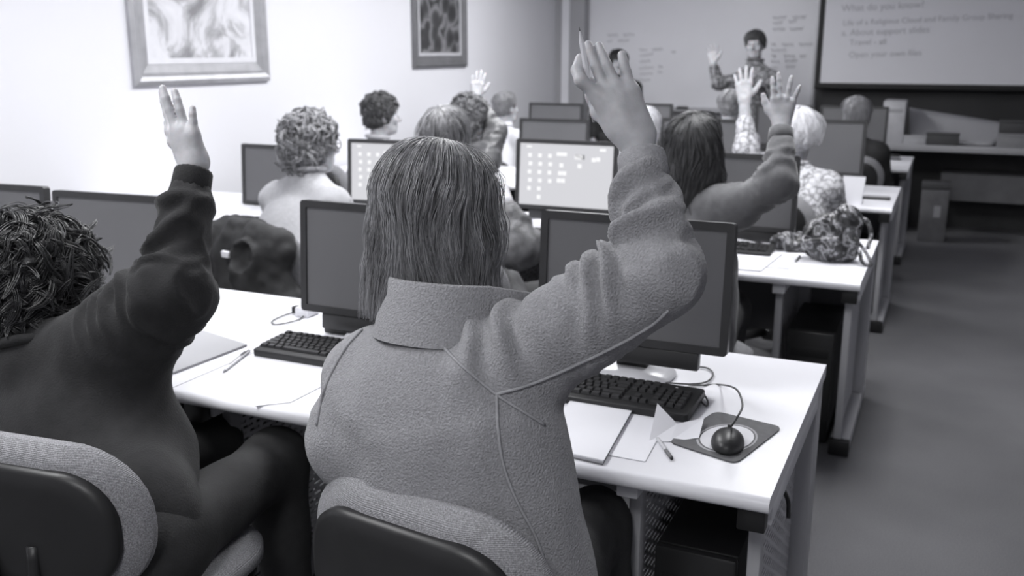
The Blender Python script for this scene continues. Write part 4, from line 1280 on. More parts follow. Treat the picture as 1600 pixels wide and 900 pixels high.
# ---- everyone farther away
def H(u, v, Y): return atY(u, v, Y)
def arm_up(u_el, v_el, w_el, u_wr, v_wr, w_wr, u_t, v_t, s=1.0, flip=False, back=True, **pose):
    wr = W(u_wr, v_wr, w_wr); D_ = -VIEW(u_wr, v_wr) if back else VIEW(u_wr, v_wr)
    return dict(el=W(u_el, v_el, w_el), wr=wr, F=W(u_t, v_t, w_wr) - wr, D=D_, s=s, pose=pose, flip=flip, r=(.052, .045, .042, .031))
m_pale = mat('pale_sweater', .40, .95, .06, 60, .5, 160, sheen=.1)
m_shiny = mat('shiny_dark_jacket', .085, .42, .35, 14, .4, 40)
m_puffy = mat('patterned_brown_jacket', .11, .6, .4, 26, .4, 60)
m_blue = mat('mid_grey_knit', .13, .85, .12, 40, .3, 180, sheen=.3)
m_white = mat('white_shirt', .66, .8, .03, 10)
m_gshirt = mat('grey_shirt', .40, .85, .06, 10)
m_blackt = mat('black_top', .018, .8, .1, 10)
def flor(nt, tc):
    v = nt.nodes.new('ShaderNodeTexVoronoi'); v.inputs['Scale'].default_value = 26
    nt.links.new(tc.outputs['Object'], v.inputs['Vector'])
    n = noise_node(nt, tc.outputs['Object'], 22, 3, 1.0)
    mx = nt.nodes.new('ShaderNodeMath'); mx.operation = 'MULTIPLY'
    nt.links.new(v.outputs['Distance'], mx.inputs[0]); nt.links.new(n, mx.inputs[1])
    return ramp(nt, mx.outputs[0], [(.10, .62), (.22, .42), (.27, .14), (.34, .58)])
m_flor = ramp_mat('floral_blouse', flor, .8)
def flor2(nt, tc):
    n = noise_node(nt, tc.outputs['Object'], 30, 3, 1.0)
    return ramp(nt, n, [(.40, .06), (.5, .16), (.62, .30)])
m_flor2 = ramp_mat('dark_patterned_blouse', flor2, .8)

grey_curl = dict(style='curly', name='hair_grey_curly', v=(.06, .42), n=300, clump=6, puff=.024, amp=.010, r0=.0024, seg=.075, low=-.75, lump=.008, lscale=36)
# second row
P3, J3, A3, ax3, t3 = person('seated woman in pale sweater with wavy greying hair and glasses', H(487, 226, 3.34), R(-12), R(-32), .0, lean=.35, hair=grey_curl, joints=dict(NB=H(487, 226, 3.34) - [0, .035, .125], PE=(*(W(400, 400, 3.72)[:2] + [.05, .21]), .56)),
    top=dict(m=m_pale, d=.012), build=1.06, seed=11, top_name='sweater', htop=.010, fold=.008)
gl = bmesh.new(); c3 = np.array(H(487, 226, 3.34))
for sgn in (-1, 1):
    tube(gl, [Vector(loc3(c3, ax3, .076 * sgn, .0, .006)), Vector(loc3(c3, ax3, .068 * sgn, .096, .006))], .0022, 5)
    ring = [Vector(loc3(c3, ax3, .033 * sgn + .025 * math.cos(a_), .106, .0 + .019 * math.sin(a_))) for a_ in np.linspace(0, 2 * PI, 16)]
    tube(gl, ring, .0018, 5, False)
tube(gl, [Vector(loc3(c3, ax3, -.009, .108, .006)), Vector(loc3(c3, ax3, .009, .108, .006))], .0018, 5)
bm_obj('glasses', gl, m_cap, P3, True)
P5, J5, A5, ax5, t5 = person('seated woman with pale streaked straight hair in a crinkled brown jacket', H(697, 218, 3.30), R(0), R(-5), .0, lean=.35, build=1.06, seed=13,
    joints=dict(PE=(*H(740, 330, 3.02)[:2], .56)),
    R_arm=dict(el=W(812, 385, 3.30), wr=W(790, 318, 3.36), F=W(775, 295, 3.42) - W(790, 318, 3.36), D=-VIEW(790, 310)),
    hair=dict(style='bob', name='hair_streaked', v=(.05, .36), n=2200, length=.13, puff=.010, wave=.03, r0=.0017, rad=(.084, .1, .094)), top=dict(m=m_puffy, d=.016), fold=.009, top_name='jacket')
wr8 = W(1222, 196, 3.20)
P8, J8, A8, ax8, t8 = person('seated woman with long dark hair and grey knit sleeve, raising an open hand', H(1084, 232, 3.32), R(8), R(10), .0, lean=.35, build=1.0, seed=17,
    joints=dict(SR=W(1150, 325, 3.22)),
    R_arm=arm_up(1216, 284, 3.07, 1221, 197, 3.14, 1226, 120, s=1.0, spread=(8, 8, -8, -20), curl=(3, 2, 3, 4), thumb=(38, 10)),
    hair=dict(style='long', name='hair_dark_long', v=(.014, .10), n=2600, length=.23, puff=.012, wave=.10, r0=.0016, rad=(.083, .1, .092), tips=.08, flare=.12, mess=.02), top=dict(m=m_blue, d=.012), fold=.0065, cutw=.078, top_name='cardigan')
# third row
P4, J4, A4, ax4, t4 = person('seated person with short dark hair turned to the right in profile', H(597, 180, 5.1), R(-25), R(-42), .0, lean=.3, seed=19,
    hair=dict(style='curly', name='hair_short_brown', v=(.02, .14), n=220, clump=5, puff=.018, amp=.008, r0=.0026, seg=.05, low=-.3, nape=(.74, .55, .55), lump=.008), top=dict(m=m_gshirt, d=.008), top_name='shirt')
P6, J6, A6, ax6, t6 = person('seated woman with curly brown hair raising a hand by the left wall', H(733, 183, 5.1), R(-5), R(-15), .0, lean=.35, seed=23,
    R_arm=arm_up(775, 205, 5.65, 743, 153, 5.75, 750, 105, flip=True, spread=(6, 2, -3, -8), curl=(8, 8, 8, 10)),
    hair=dict(style='curly', name='hair_brown_curly', v=(.04, .28), n=240, clump=5, puff=.018, amp=.010, r0=.0028, seg=.06, low=-.75, lump=.008), top=dict(m=m_shiny, d=.014), fold=.008, top_name='jacket')
P12, J12, A12, ax12, t12 = person('seated person with pale hair half hidden behind the raised pencil hand', H(1006, 203, 5.1), R(0), R(-5), .0, lean=.3, seed=29,
    hair=dict(style='short', name='hair_white', v=(.45, .80), n=1200, length=.03, puff=.010, r0=.0024, open=50), top=dict(m=m_white, d=.008), top_name='shirt')
P9, J9, A9, ax9, t9 = person('seated woman with white hair and floral blouse raising her left hand', H(1246, 212, 5.0), R(-8), R(5), -.05, lean=.35, build=1.1, seed=31,
    L_arm=arm_up(1166, 232, 4.86, 1163, 158, 4.86, 1162, 108, s=1.05, spread=(10, 3, -6, -14), curl=(6, 6, 8, 10), thumb=(48, 10)),
    hair=dict(style='short', name='hair_white', v=(.45, .80), n=1600, length=.045, puff=.022, r0=.0026, wave=.08, open=50, rad=(.09, .105, .10)), top=dict(m=m_flor, d=.012), cuff=False, cutw=.11, top_name='blouse')
# last row
P7, J7, A7, ax7, t7 = person('seated man with short grey hair and white collar in the last row', H(790, 168, 6.9), R(-12), R(-20), .0, lean=.3, seed=37, build=1.05,
    hair=dict(style='short', name='hair_short_grey', v=(.10, .40), n=1000, length=.0, puff=.004, r0=.0024, open=55), top=dict(m=m_white, d=.008), top_name='shirt')
bm = bmesh.new(); nb = J7['NB']; lathe(bm, [(.07, -.02), (.074, .02), (.07, .05), (.066, .05)], 24, tuple(nb)); bm_obj('collar', bm, m_white, t7, True)
P13, J13, A13, ax13, t13 = person('seated person with grey hair beside the white-haired woman, last row', H(1141, 166, 7.0), R(0), R(10), .0, lean=.3, seed=41,
    hair=dict(style='short', name='hair_short_grey', v=(.10, .40), n=1000, length=.02, puff=.006, r0=.0024, open=55), top=dict(m=m_white, d=.008), top_name='shirt')
P14, J14, A14, ax14, t14 = person('seated person with fair hair and black top near the aisle', H(1338, 180, 6.85), R(0), R(5), .0, lean=.3, seed=43,
    hair=dict(style='bob', name='hair_fair', v=(.14, .36), n=1200, length=.07, puff=.010, r0=.0024, open=55), top=dict(m=m_blackt, d=.01), top_name='jumper')
# standing at the front
W10 = atY(1180, 70, 8.75); w10 = float((W10 - _C) @ _F)
P10, J10, A10, ax10, t10 = person('standing instructor in a patterned blouse raising one arm before the whiteboard', W10, R(165), R(178), .0, standing=True, lean=.0, seed=47,
    R_arm=dict(el=W(1122, 130, w10 - .05), wr=W(1114, 100, w10 - .1), F=W(1113, 70, w10 - .1) - W(1114, 100, w10 - .1), D=VIEW(1113, 80), pose=dict(spread=(8, 3, -5, -12), curl=(3, 3, 4, 5), thumb=(45, 10))),
    L_arm=None, hair=dict(style='short', name='hair_short_dark', v=(.02, .10), n=1400, length=.035, puff=.012, r0=.0026, open=66), top=dict(m=m_flor2, d=.008), top_name='blouse',
    joints=dict(SR=W(1152, 128, w10 - .03), SL=W(1207, 124, w10 - .12)))
W11 = atY(966, 98, 9.0)
P11, J11, A11, ax11, t11 = person('standing person with black hair and black top by the whiteboard', W11, R(190), R(200), .0, standing=True, lean=.0, seed=53,
    hair=dict(style='bob', name='hair_black', v=(.008, .03), n=1200, length=.06, puff=.010, r0=.0026, open=48), top=dict(m=m_blackt, d=.008), top_name='jumper')

# chairs for everyone seated
def chair_for(Jx, yaw, label, back=.0):
    f = head_axes(yaw)[1]; p_ = Jx['PE'] - f * back
    return chair(p_[0], p_[1], yaw, label)
bp = W(640, 780, 1.43); f_ = head_axes(R(-8))[1]
chair(bp[0] + f_[0] * .22, bp[1] + f_[1] * .22, R(-8), 'grey upholstered office chair of the person in grey fleece')
bp = W(28, 690, 1.645); f_ = head_axes(R(6))[1]
chair(bp[0] + f_[0] * .22, bp[1] + f_[1] * .22, R(6), 'grey upholstered office chair of the person in dark sweatshirt')
c3h = chair_for(J3, R(-12), 'office chair under the woman in pale sweater, draped with a dark jacket', .0)
chair_for(J5, R(0), 'office chair under the woman with streaked hair', .02)
chair_for(J8, R(-5), 'office chair under the long dark-haired woman', .02)
chair_for(J4, R(-25), 'office chair under the short-haired person in profile', .02)
chair_for(J6, R(-5), 'office chair under the curly brown-haired woman', .02)
chair_for(J12, R(0), 'office chair under the pale-haired person in the third row', .02)
chair_for(J9, R(-8), 'office chair under the woman in floral blouse', .02)
chair_for(J7, R(-12), 'office chair under the man with white collar', .02)
chair_for(J13, R(0), 'office chair under the grey-haired person in the last row', .02)
chair_for(J14, R(0), 'office chair under the fair-haired person near the aisle', .02)
# ------------------------------------------------------------------ things on the desks
m_paper = mat('white_paper', .82, .8, .015, 6)
m_paper2 = mat('grey_folder_card', .36, .7, .03, 4)
def sheet(name, corners, z, label, cat, m=m_paper, th=.0012, group=None, curl=0.0):
    """a flat sheet or pad given by its four corners on the desk (seen positions)"""
    P = [atZ(u, v, z) for u, v in corners]; c = sum(P) / 4
    bm = bmesh.new(); pts = [(p_[0] - c[0], p_[1] - c[1]) for p_ in P]
    ar = sum(pts[i][0] * pts[(i + 1) % 4][1] - pts[(i + 1) % 4][0] * pts[i][1] for i in range(4))
    if ar < 0: pts = pts[::-1]
    prism(bm, pts, 0, th)
    o = bm_obj(name, bm, m); o.location = (c[0], c[1], z)
    return tag(o, label, cat, group)
Z = DZ + .0006
# writing pad: cover board, sheets
P = [atZ(u, v, Z) for u, v in ((990, 641), (942, 727), (845, 705), (895, 622))]; c = sum(P) / 4
np_ = empty('notepad', (c[0], c[1], Z)); pts = [(p_[0] - c[0], p_[1] - c[1]) for p_ in P][::-1]
bm = bmesh.new(); prism(bm, pts, 0, .0022); bm_obj('backing_board', bm, mat('grey_board', .25, .8), np_)
bm = bmesh.new(); prism(bm, [(x * .985, y * .985) for x, y in pts], .0022, .0075); bm_obj('sheets', bm, m_paper, np_)
bm = bmesh.new(); prism(bm, [(x * .98 + .002, y * .98 + .001) for x, y in pts], .0078, .0084); bm_obj('top_sheet', bm, m_paper, np_)
tag(np_, 'thick white writing pad at the desk edge beside the grey fleece', 'notepad')
sheet('paper_sheet', ((1046, 652), (1008, 722), (942, 710), (990, 642)), Z, 'loose white sheet between the writing pad and the pen', 'paper')
sheet('paper_sheet', ((398, 635), (454, 629), (505, 603), (430, 596)), Z + .0004, 'white sheet jutting over the desk edge below the pens', 'paper')
sheet('folder', ((386, 541), (271, 585), (190, 560), (308, 516)), Z, 'large grey card folder beside the dark sweatshirt', 'folder', m_paper2, .006)
sheet('mouse_mat', ((262, 530), (290, 515), (268, 506), (240, 520)), Z, 'small grey mat peeking out behind the raised dark sleeve', 'mat', mat('grey_mat', .16, .8), .003)
# folded paper standing open like a tent
a, b, c_, d_, e_ = atZ(1014, 690, Z), atZ(1027, 630, Z + .040), atZ(1046, 690, Z + .001), atZ(1092, 684, Z + .005), atZ(1100, 653, Z + .016)
bm = bmesh.new(); vv = [bm.verts.new(Vector(p_ - a)) for p_ in (a, b, c_, d_, e_)]
m1 = bm.verts.new(Vector(atZ(1058, 662, Z + .014) - a))
bm.faces.new((vv[0], vv[2], m1, vv[1])); bm.faces.new((vv[2], vv[3], vv[4], m1))
fo = bm_obj('folded_note', bm, m_paper); fo.location = a
so = fo.modifiers.new('thickness', 'SOLIDIFY'); so.thickness = .0007
tag(fo, 'small folded white note standing open beside the mouse mat', 'paper')
def pen(u0, v0, u1, v1, label, r=.0042, body=.5, tip=.05, z=DZ):
    A = atZ(u0, v0, z + r); B = atZ(u1, v1, z + r); L = np.linalg.norm(B - A); t = empty('pen', A); D_ = (B - A) / L
    def seg(t0, t1, r0, r1, nm, m):
        bm = bmesh.new(); tube(bm, [Vector(D_ * t0 * L), Vector(D_ * t1 * L)], [r0, r1], 10); bm_obj(nm, bm, m, t, True, 40)
    seg(0, .07, .0008, r * .8, 'tip', mat('pen_metal', .35, .3, metal=.7)); seg(.07, .62, r * .9, r, 'barrel', mat('pen_barrel_%d' % int(body * 100), body, .4))
    seg(.62, .97, r, r * .9, 'grip', mat('pen_grip_%d' % int(tip * 100), tip, .5)); seg(.97, 1, r * .6, r * .6, 'button', m_cap)
    bm = bmesh.new(); box(bm, Vector(D_ * L * .8) + Vector((0, 0, r)), (.003, .003, .0015)); tube(bm, [Vector(D_ * L * .68) + Vector((0, 0, r * 1.25)), Vector(D_ * L * .95) + Vector((0, 0, r * 1.25))], .0012, 6)
    bm_obj('clip', bm, mat('pen_metal', .35, .3, metal=.7), t)
    return tag(t, label, 'pen', 'pens on the nearest desk')
pen(1026, 683, 1050, 717, 'pale pen with dark end beside the folded note', body=.5, tip=.12)
pen(348, 581, 390, 548, 'white pen lying beside the grey folder', body=.7, tip=.6)
pen(357, 572, 384, 550, 'dark pen lying next to the white pen by the folder', body=.14, tip=.3, r=.0036)
# mouse mat with pale oval, mouse, cord
P = [atZ(u, v, Z) for u, v in ((1044, 692), (1118, 644), (1223, 669), (1150, 726))]; c = sum(P) / 4
mm = empty('mouse_mat', (c[0], c[1], Z))
Q4 = [np.array([p_[0] - c[0], p_[1] - c[1]]) for p_ in P]
def quad_round(Q4, f=.16, n=5):
    out = []
    for i in range(4):
        p0, p1, p2 = Q4[i - 1], Q4[i], Q4[(i + 1) % 4]
        a_ = p1 + (p0 - p1) * f; b_ = p1 + (p2 - p1) * f
        for k in range(n + 1):
            t = k / n; out.append((1 - t) ** 2 * a_ + 2 * t * (1 - t) * p1 + t * t * b_)
    return [tuple(o) for o in out][::-1]
bm = bmesh.new(); prism(bm, quad_round(Q4, .12), 0, .003); bm_obj('mat_base', bm, mat('dark_grey_mat', .115, .75, .1, 60), mm)
oc = atZ(1136, 686, Z); ox = (Q4[2] - Q4[1] + Q4[3] - Q4[0]) / 4; oy = (Q4[1] - Q4[0] + Q4[2] - Q4[3]) / 4
def oval(s, z0, z1, m, nm):
    bm = bmesh.new(); prism(bm, [(oc[0] - c[0] + (ox[0] * math.cos(t) + oy[0] * math.sin(t)) * s, oc[1] - c[1] + (ox[1] * math.cos(t) + oy[1] * math.sin(t)) * s) for t in np.linspace(0, 2 * PI, 37)[:-1]], z0, z1)
    bm_obj(nm, bm, m, mm)
oval(.74, .003, .0032, mat('mat_ring_pale', .38, .7), 'printed_ring'); oval(.69, .0032, .0034, mat('dark_grey_mat', .115), 'printed_ring'); oval(.65, .0034, .0036, mat('mat_oval_white', .66, .6, .05, 20), 'printed_oval')
tag(mm, 'dark grey mouse mat with a pale oval at the aisle end', 'mouse mat')
mp = atZ(1137, 694, DZ + .004)
ms = empty('computer_mouse', (mp[0], mp[1], DZ + .0042), R(8))
S = SDF(); S.ell((0, 0, .004), (.0315, .057, .024), None, .01); S.ell((0, -.012, .010), (.028, .042, .018), None, .015)
V, Q = S.mesh(.003); V[:, 2] = np.maximum(V[:, 2], 0); mesh_np('body', V, Q, mat('mouse_black', .022, .40, .1, 20), ms)
bm = bmesh.new(); tube(bm, [(-.004, .034, .0235), (.004, .034, .0235)], .006, 14); bm_obj('scroll_wheel', bm, m_cap, ms, True, 40)
bm = bmesh.new(); tube(bm, [(0, .008, .0318), (0, .03, .0262), (0, .048, .0165)], .0009, 5); bm_obj('button_gap', bm, m_cap, ms)
tag(ms, 'black computer mouse on the mat with pale oval', 'mouse')
m_cord = mat('dark_cord', .06, .5)
def cord(pts, label, r=.0022, m=None, cat='cord'):
    A = pts[0]; bm = bmesh.new(); tube(bm, [Vector(p_ - A) for p_ in spline(pts, 8)], r, 7)
    o = bm_obj('cord', bm, m or m_cord, None, True); o.location = A
    return tag(o, label, cat)
zc = DZ + .0045
cord([mp + np.array([-.005, .05, .018]), W(1152, 652, 1.87) * 1.0, W(1160, 632, 1.93), W(1150, 608, 2.02), atZ(1125, 601, zc), atZ(1095, 602, zc), atZ(1075, 601, zc)], 'thin mouse cord arching back to the keyboard')
cord([atZ(1085, 573, zc), atZ(1105, 575, zc), atZ(1114, 584, zc), atZ(1105, 596, zc), atZ(1080, 600, zc), atZ(1040, 598, zc)], 'looped cord behind the keyboard near the mouse mat')
cord([atZ(1098, 612, zc + .01), atZ(1106, 628, zc), atZ(1103, 634, zc), atZ(1090, 622, zc + .01)], 'short cord loop at the keyboard corner near the aisle')
cord([atZ(488, 486, zc), atZ(455, 489, zc), atZ(426, 501, zc), atZ(432, 507, zc), atZ(465, 500, zc), atZ(478, 490, zc)], 'thin cord loop on the desk beside the middle keyboard')
cord([atZ(290, 478, zc), atZ(312, 489, zc), atZ(285, 500, zc)], 'thin pale cord on the desk behind the raised dark sleeve', .0016, mat('pale_cord', .3, .5))
xx = XE - .02
cord([np.array([xx - .03, 1.93, .64]), np.array([xx - .01, 1.96, .58]), np.array([xx + .004, 1.99, .53]), np.array([xx + .01, 1.97, .50])], 'black cable end hanging under the nearest desk end', .005, m_cap)
# cable clutter with adapter by the middle monitor
ad = atZ(478, 492, DZ)
ag = empty('power_adapter', ad)
boxo('brick', (-.02, -.03, 0), (.03, .03, .03), mat('adapter_white', .7, .5), ag, .006); boxo('plug', (-.045, -.012, .004), (-.02, .012, .024), m_cap, ag, .003)
tag(ag, 'small white power adapter beside the middle monitor stand', 'adapter')
sp = atZ(540, 518, DZ); boxo('dummy', (0, 0, 0), (.01, .01, .01), m_cap); bpy.data.objects.remove(bpy.data.objects['dummy'], do_unlink=True)
sk = empty('speaker_dock', (sp[0], sp[1], DZ)); boxo('body', (-.05, -.035, 0), (.06, .035, .022), m_kb, sk, .005); boxo('lid', (-.046, -.031, .022), (.056, .031, .027), m_key, sk, .002)
tag(sk, 'small black box in front of the middle monitor stand', 'box')

# second row: papers, patterned handbag, scarf bundle
sheet('paper_sheet', ((1222, 398), (1188, 425), (1130, 420), (1150, 391)), Z, 'open white booklet beside the keyboard in the second row', 'paper', th=.006)
sheet('paper_sheet', ((1247, 402), (1232, 421), (1196, 418), (1214, 398)), Z, 'small printed card between the booklet and handbag', 'paper', mat('printed_card', .55, .7, .2, 60), .001)
pen(1243, 409, 1250, 400, 'dark pen near the patterned handbag', body=.06, tip=.05)
sheet('paper_sheet', ((395, 322), (372, 345), (330, 340), (350, 320)), Z, 'white paper beside the left dark monitor, second row', 'paper')
hb = atZ(1297, 408, DZ)
hbag = empty('handbag', (hb[0], hb[1], DZ))
def bagtex(nt, tc):
    n = noise_node(nt, tc.outputs['Object'], 13, 2, 2.5)
    return ramp(nt, n, [(.40, .03), (.50, .09), (.56, .42), (.62, .10)])
m_bag = ramp_mat('patterned_bag_cloth', bagtex, .4)
S = SDF(); S.ell((0, .02, .06), (.105, .065, .075), None, .02); S.cone((-.06, .02, .10), (.06, .02, .12), .05, .04, .04); S.cone((-.03, .0, .16), (.07, .02, .17), .022, .03, .04); S.ell((.04, 0, .19), (.03, .02, .03), None, .03)
V, Q = S.mesh(.006); V[:, 2] = np.maximum(V[:, 2], 0); N = normals(V, Q)
ang = np.arctan2(V[:, 1], V[:, 0])
V = V + N * (.008 * vnoise(V, 24, 2) + .006 * np.sin(ang * 9 + V[:, 2] * 30) * np.clip(V[:, 2] / .15, 0, 1))[:, None]; V[:, 2] = np.maximum(V[:, 2], 0)
mesh_np('body', V, Q, m_bag, hbag)
for pts, r_ in (([(.06, .03, .14), (.11, .05, .16), (.135, .04, .11), (.13, .0, .06)], .008), ([(.08, -.02, .10), (.12, -.03, .06), (.15, -.04, .01), (.12, -.05, .015), (.105, -.04, .06)], .007), ([(-.07, -.02, .13), (-.10, -.05, .08), (-.05, -.07, .09), (.03, -.06, .10)], .008)):
    bm = bmesh.new(); tube(bm, spline(pts, 6), r_, 8); bm_obj('strap', bm, m_bag, hbag, True)
tag(hbag, 'slouchy patterned handbag with dark straps on the second-row desk', 'handbag')
sc_ = atZ(1236, 391, DZ)
S = SDF(); S.cone((-.05, 0, .03), (.05, .02, .025), .03, .028, .02); S.cone((-.03, -.02, .05), (.03, .03, .05), .02, .022, .02); S.cone((.0, -.03, .02), (.07, -.02, .02), .022, .018, .02)
V, Q = S.mesh(.006); V = V + normals(V, Q) * (.010 * vnoise(V, 32, 8))[:, None]; V[:, 2] = np.maximum(V[:, 2], 0)
o = mesh_np('scarf', V, Q, m_bag); o.location = (sc_[0], sc_[1], DZ + .0005); tag(o, 'crumpled patterned scarf bundled left of the handbag', 'scarf')
# crumpled wrappers below the right lit monitor
wp = atZ(824, 345, DZ)
S = SDF(); S.cone((-.03, 0, .02), (.03, .01, .025), .02, .018, .02); V, Q = S.mesh(.005); V = V + normals(V, Q) * (.008 * vnoise(V, 45, 9))[:, None]; V[:, 2] = np.maximum(V[:, 2], 0)
o = mesh_np('tissue', V, Q, m_paper); o.location = (wp[0], wp[1], DZ + .0005); tag(o, 'crumpled white tissue below the right lit monitor', 'tissue')
# third row: white tent card, glasses case and keys
tc0 = atZ(1316, 333, DZ)
bm = bmesh.new(); vv = [bm.verts.new(v_) for v_ in ((-.055, 0, 0), (.055, 0, 0), (.07, .03, .15), (-.07, .03, .15), (-.055, .06, 0), (.055, .06, 0))]
bm.faces.new((vv[0], vv[1], vv[2], vv[3])); bm.faces.new((vv[3], vv[2], vv[5], vv[4]))
o = bm_obj('tent_card', bm, m_paper); o.location = (tc0[0] + .015, ROWY[2][0] + .07, DZ); o.scale = (.8, .8, .95); so = o.modifiers.new('thickness', 'SOLIDIFY'); so.thickness = .0012
tag(o, 'blank white folded card standing on the third-row desk', 'card')
kx = atZ(1340, 308, DZ); kk = empty('key_ring', (kx[0], kx[1], DZ))
S = SDF(); S.ell((0, 0, .014), (.026, .018, .014), None, .01); V, Q = S.mesh(.004); V[:, 2] = np.maximum(V[:, 2], 0); mesh_np('fob', V, Q, m_cap, kk)
for j in range(3): boxo('key', (.02, -.012 + j * .012, .002 + j * .002), (.075, -.004 + j * .012, .004 + j * .002), m_leg, kk)
tag(kk, 'bunch of keys with black fob on the third-row desk', 'keys')
gc = atZ(1368, 311, DZ); gco = empty('glasses_case', (gc[0], gc[1], DZ)); boxo('case_base', (-.075, -.03, 0), (.075, .03, .012), m_cap, gco, .005); boxo('case_lid', (-.068, -.024, .0125), (.068, .024, .017), m_paper2, gco, .002)
tag(gco, 'slim dark-edged glasses case on the third-row desk', 'case')
rm = atZ(1392, 249, DZ); rmo = empty('stapler', (rm[0], rm[1], DZ)); boxo('base', (-.07, -.018, 0), (.07, .018, .01), m_cap, rmo, .003); boxo('arm', (-.07, -.015, .018), (.06, .015, .036), m_cap, rmo, .006); boxo('hinge', (-.07, -.012, .01), (-.05, .012, .018), m_cap, rmo)
tag(rmo, 'black stapler on the last-row desk end', 'stapler')

# dark jacket hung over an empty chair, second row
CJX, CJY, CJR = c3h.location.x, c3h.location.y, c3h.rotation_euler.z
S = SDF()
S.cone((-.15, -.24, .765), (.15, -.24, .765), .085, .085, .05, (np.array([0, 1, 0]), 1.3)); S.cone((-.19, -.25, .55), (.19, -.25, .55), .085, .085, .1, (np.array([0, 1, 0]), 1.3))
S.cone((0, -.25, .66), (0, -.25, .48), .20, .22, .06, (np.array([0, 1, 0]), 2.4))
S.cone((.06, -.31, .60), (.08, -.33, .74), .070, .062, .02); S.ell((.085, -.375, .745), (.052, .06, .055), None, .010, '-')
S.cone((-.17, -.27, .78), (-.2, -.28, .48), .055, .06, .03)
V, Q = S.mesh(.009); N = normals(V, Q)
V = V + N * (.013 * vnoise(V * [1, 1, .35], 17, 3) + .005 * np.sin(V[:, 0] * 60 + 4 * vnoise(V, 9, 5)) + .006 * vnoise(V, 34, 6))[:, None]
jo = mesh_np('hanging_jacket', V, Q, mat('dark_coat_cloth', .028, .85, .2, 20, .3, 120)); jo.location = (CJX, CJY, 0); jo.rotation_euler = (0, 0, CJR)
boxo('label_patch', (-.045, -.347, .72), (-.005, -.335, .745), m_paper, jo, .002)
tag(jo, 'dark jacket draped over the empty chair in the second row', 'jacket')

# ------------------------------------------------------------------ counter along the front right
CY0, CY1, CZ = 8.45, 9.05, .74
cx0 = atY(1380, 240, CY0)[0]; cx1 = 2.2
m_counter = mat('counter_grey', .34, .5, .05, 3)
ct = empty('counter', (cx0, CY0, 0)); cw = cx1 - cx0
boxo('worktop', (0, 0, CZ - .05), (cw, CY1 - CY0, CZ), m_counter, ct, .004)
for x in (0.02, cw / 2, cw - .04): boxo('support_panel', (x, .05, 0), (x + .03, CY1 - CY0 - .02, CZ - .05), mat('counter_dark', .05, .6), ct)
boxo('back_panel', (.05, CY1 - CY0 - .03, .0), (cw - .05, CY1 - CY0 - .01, CZ - .05), mat('counter_dark', .05, .6), ct)
boxo('shelf', (.45, .2, .28), (cw - .1, CY1 - CY0 - .03, .50), mat('shelf_grey', .12, .6), ct)
tag(ct, 'long grey counter standing below the projection screen', 'counter')
p_ = atY(1462, 300, CY0 - .15); bx = empty('storage_box', (p_[0], CY0 - .15, 0))
boxo('box_body', (-.10, -.09, 0), (.10, .09, .42), mat('box_grey', .15, .7, .2, 8), bx, .004); boxo('box_lid', (-.105, -.095, .42), (.105, .095, .47), mat('box_lid', .08, .7), bx, .004); boxo('box_label', (-.0, -.092, .2), (.05, -.0905, .29), m_paper2, bx)
tag(bx, 'tall grey storage box under the counter', 'box')
p_ = atY(1395, 225, CY0 + .2); pb = empty('desktop_computer', (p_[0], CY0 + .2, CZ))
boxo('case', (-.09, -.14, 0), (.08, .2, .34), mat('beige_case', .30, .5), pb, .006); boxo('front_panel', (-.09, -.155, 0), (.08, -.14, .34), mat('pale_case_front', .45, .5), pb, .004); boxo('drive_bay', (-.07, -.158, .25), (.06, -.155, .28), m_counter, pb)
tag(pb, 'pale upright computer case at the left end of the counter', 'computer')
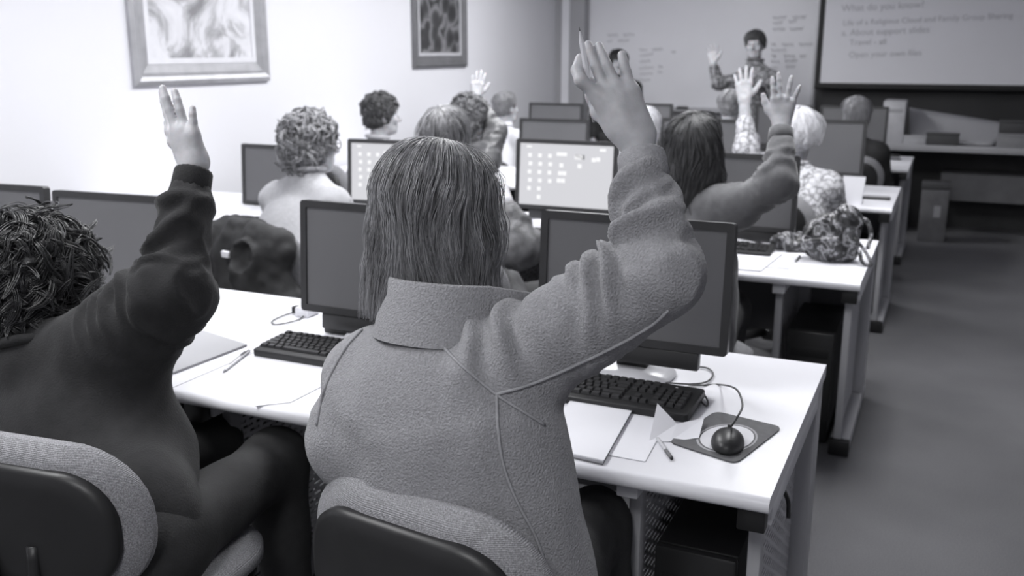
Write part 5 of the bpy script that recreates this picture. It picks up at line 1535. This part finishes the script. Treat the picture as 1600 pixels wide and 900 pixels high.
# big curled sheet of poster paper leaning along the counter
A = np.array([*W(1400, 168, 7.6)]); P1_ = atY(1421, 222, CY0 + .12); P2_ = atY(1548, 228, CY0 + .1); P3_ = atY(1600, 196, CY0 + .5); P4_ = atY(1421, 168, CY0 + .5)
bm = bmesh.new(); rows = []
base = atY(1480, 229, CY0 + .12)
for j in range(7):
    t = j / 6; rowv = []
    for i in range(12):
        s = i / 11
        L_ = P1_ * (1 - t) + P4_ * t; Rr = P2_ * (1 - t) + P3_ * t
        q_ = L_ * (1 - s) + Rr * s; q_[1] += .03 * math.sin(t * PI); q_[2] = max(q_[2], CZ + .01)
        rowv.append(bm.verts.new(Vector(q_ - base)))
    rows.append(rowv)
for j in range(6):
    for i in range(11): bm.faces.new((rows[j][i], rows[j][i + 1], rows[j + 1][i + 1], rows[j + 1][i]))
o = bm_obj('poster_sheet', bm, mat('poster_grey', .36, .7, .05, 3), None, True); o.location = base; so = o.modifiers.new('thickness', 'SOLIDIFY'); so.thickness = .003
tag(o, 'large pale poster sheet leaning at a slant on the counter', 'poster')
def stackbox(name, u, v, Y, w, d_, h, m, label, cat, z=CZ):
    p_ = atY(u, v, Y); t = empty(name, (p_[0], Y, z)); boxo('box_body', (-w / 2, 0, 0), (w / 2, d_, h * .8), m, t, .004); boxo('box_lid', (-w / 2 - .004, -.004, h * .8), (w / 2 + .004, d_ + .004, h), m, t, .004)
    return tag(t, label, cat)
m_gbox = mat('grey_carton', .24, .7, .1, 10); m_dbox = mat('dark_carton', .06, .7, .1, 10)
stackbox('carton', 1428, 228, CY0 + .03, .17, .06, .07, mat('pale_carton', .42, .7), 'pale small carton on the counter beside the computer case', 'box')
stackbox('carton', 1582, 228, CY0 + .02, .22, .075, .11, m_gbox, 'grey carton at the right end of the counter', 'box')
stackbox('carton', 1585, 208, CY0 + .025, .22, .07, .10, m_dbox, 'darker carton stacked on the grey one at the counter end', 'box', CZ + .111)
stackbox('equipment_case', 1473, 215, CY0 + .03, .24, .05, .10, m_dbox, 'dark equipment case in front of the poster sheet', 'case')
# marker eraser on the whiteboard tray
e_ = atY(1066, 171, YF - .06); eo = empty('board_eraser', (e_[0], YF - .06, WBZ0 - .0195)); boxo('felt', (-.06, -.02, 0), (.06, .02, .015), m_cap, eo, .003); boxo('grip', (-.055, -.017, .015), (.055, .017, .03), m_dbox, eo, .004)
tag(eo, 'black felt eraser on the whiteboard pen tray', 'eraser')
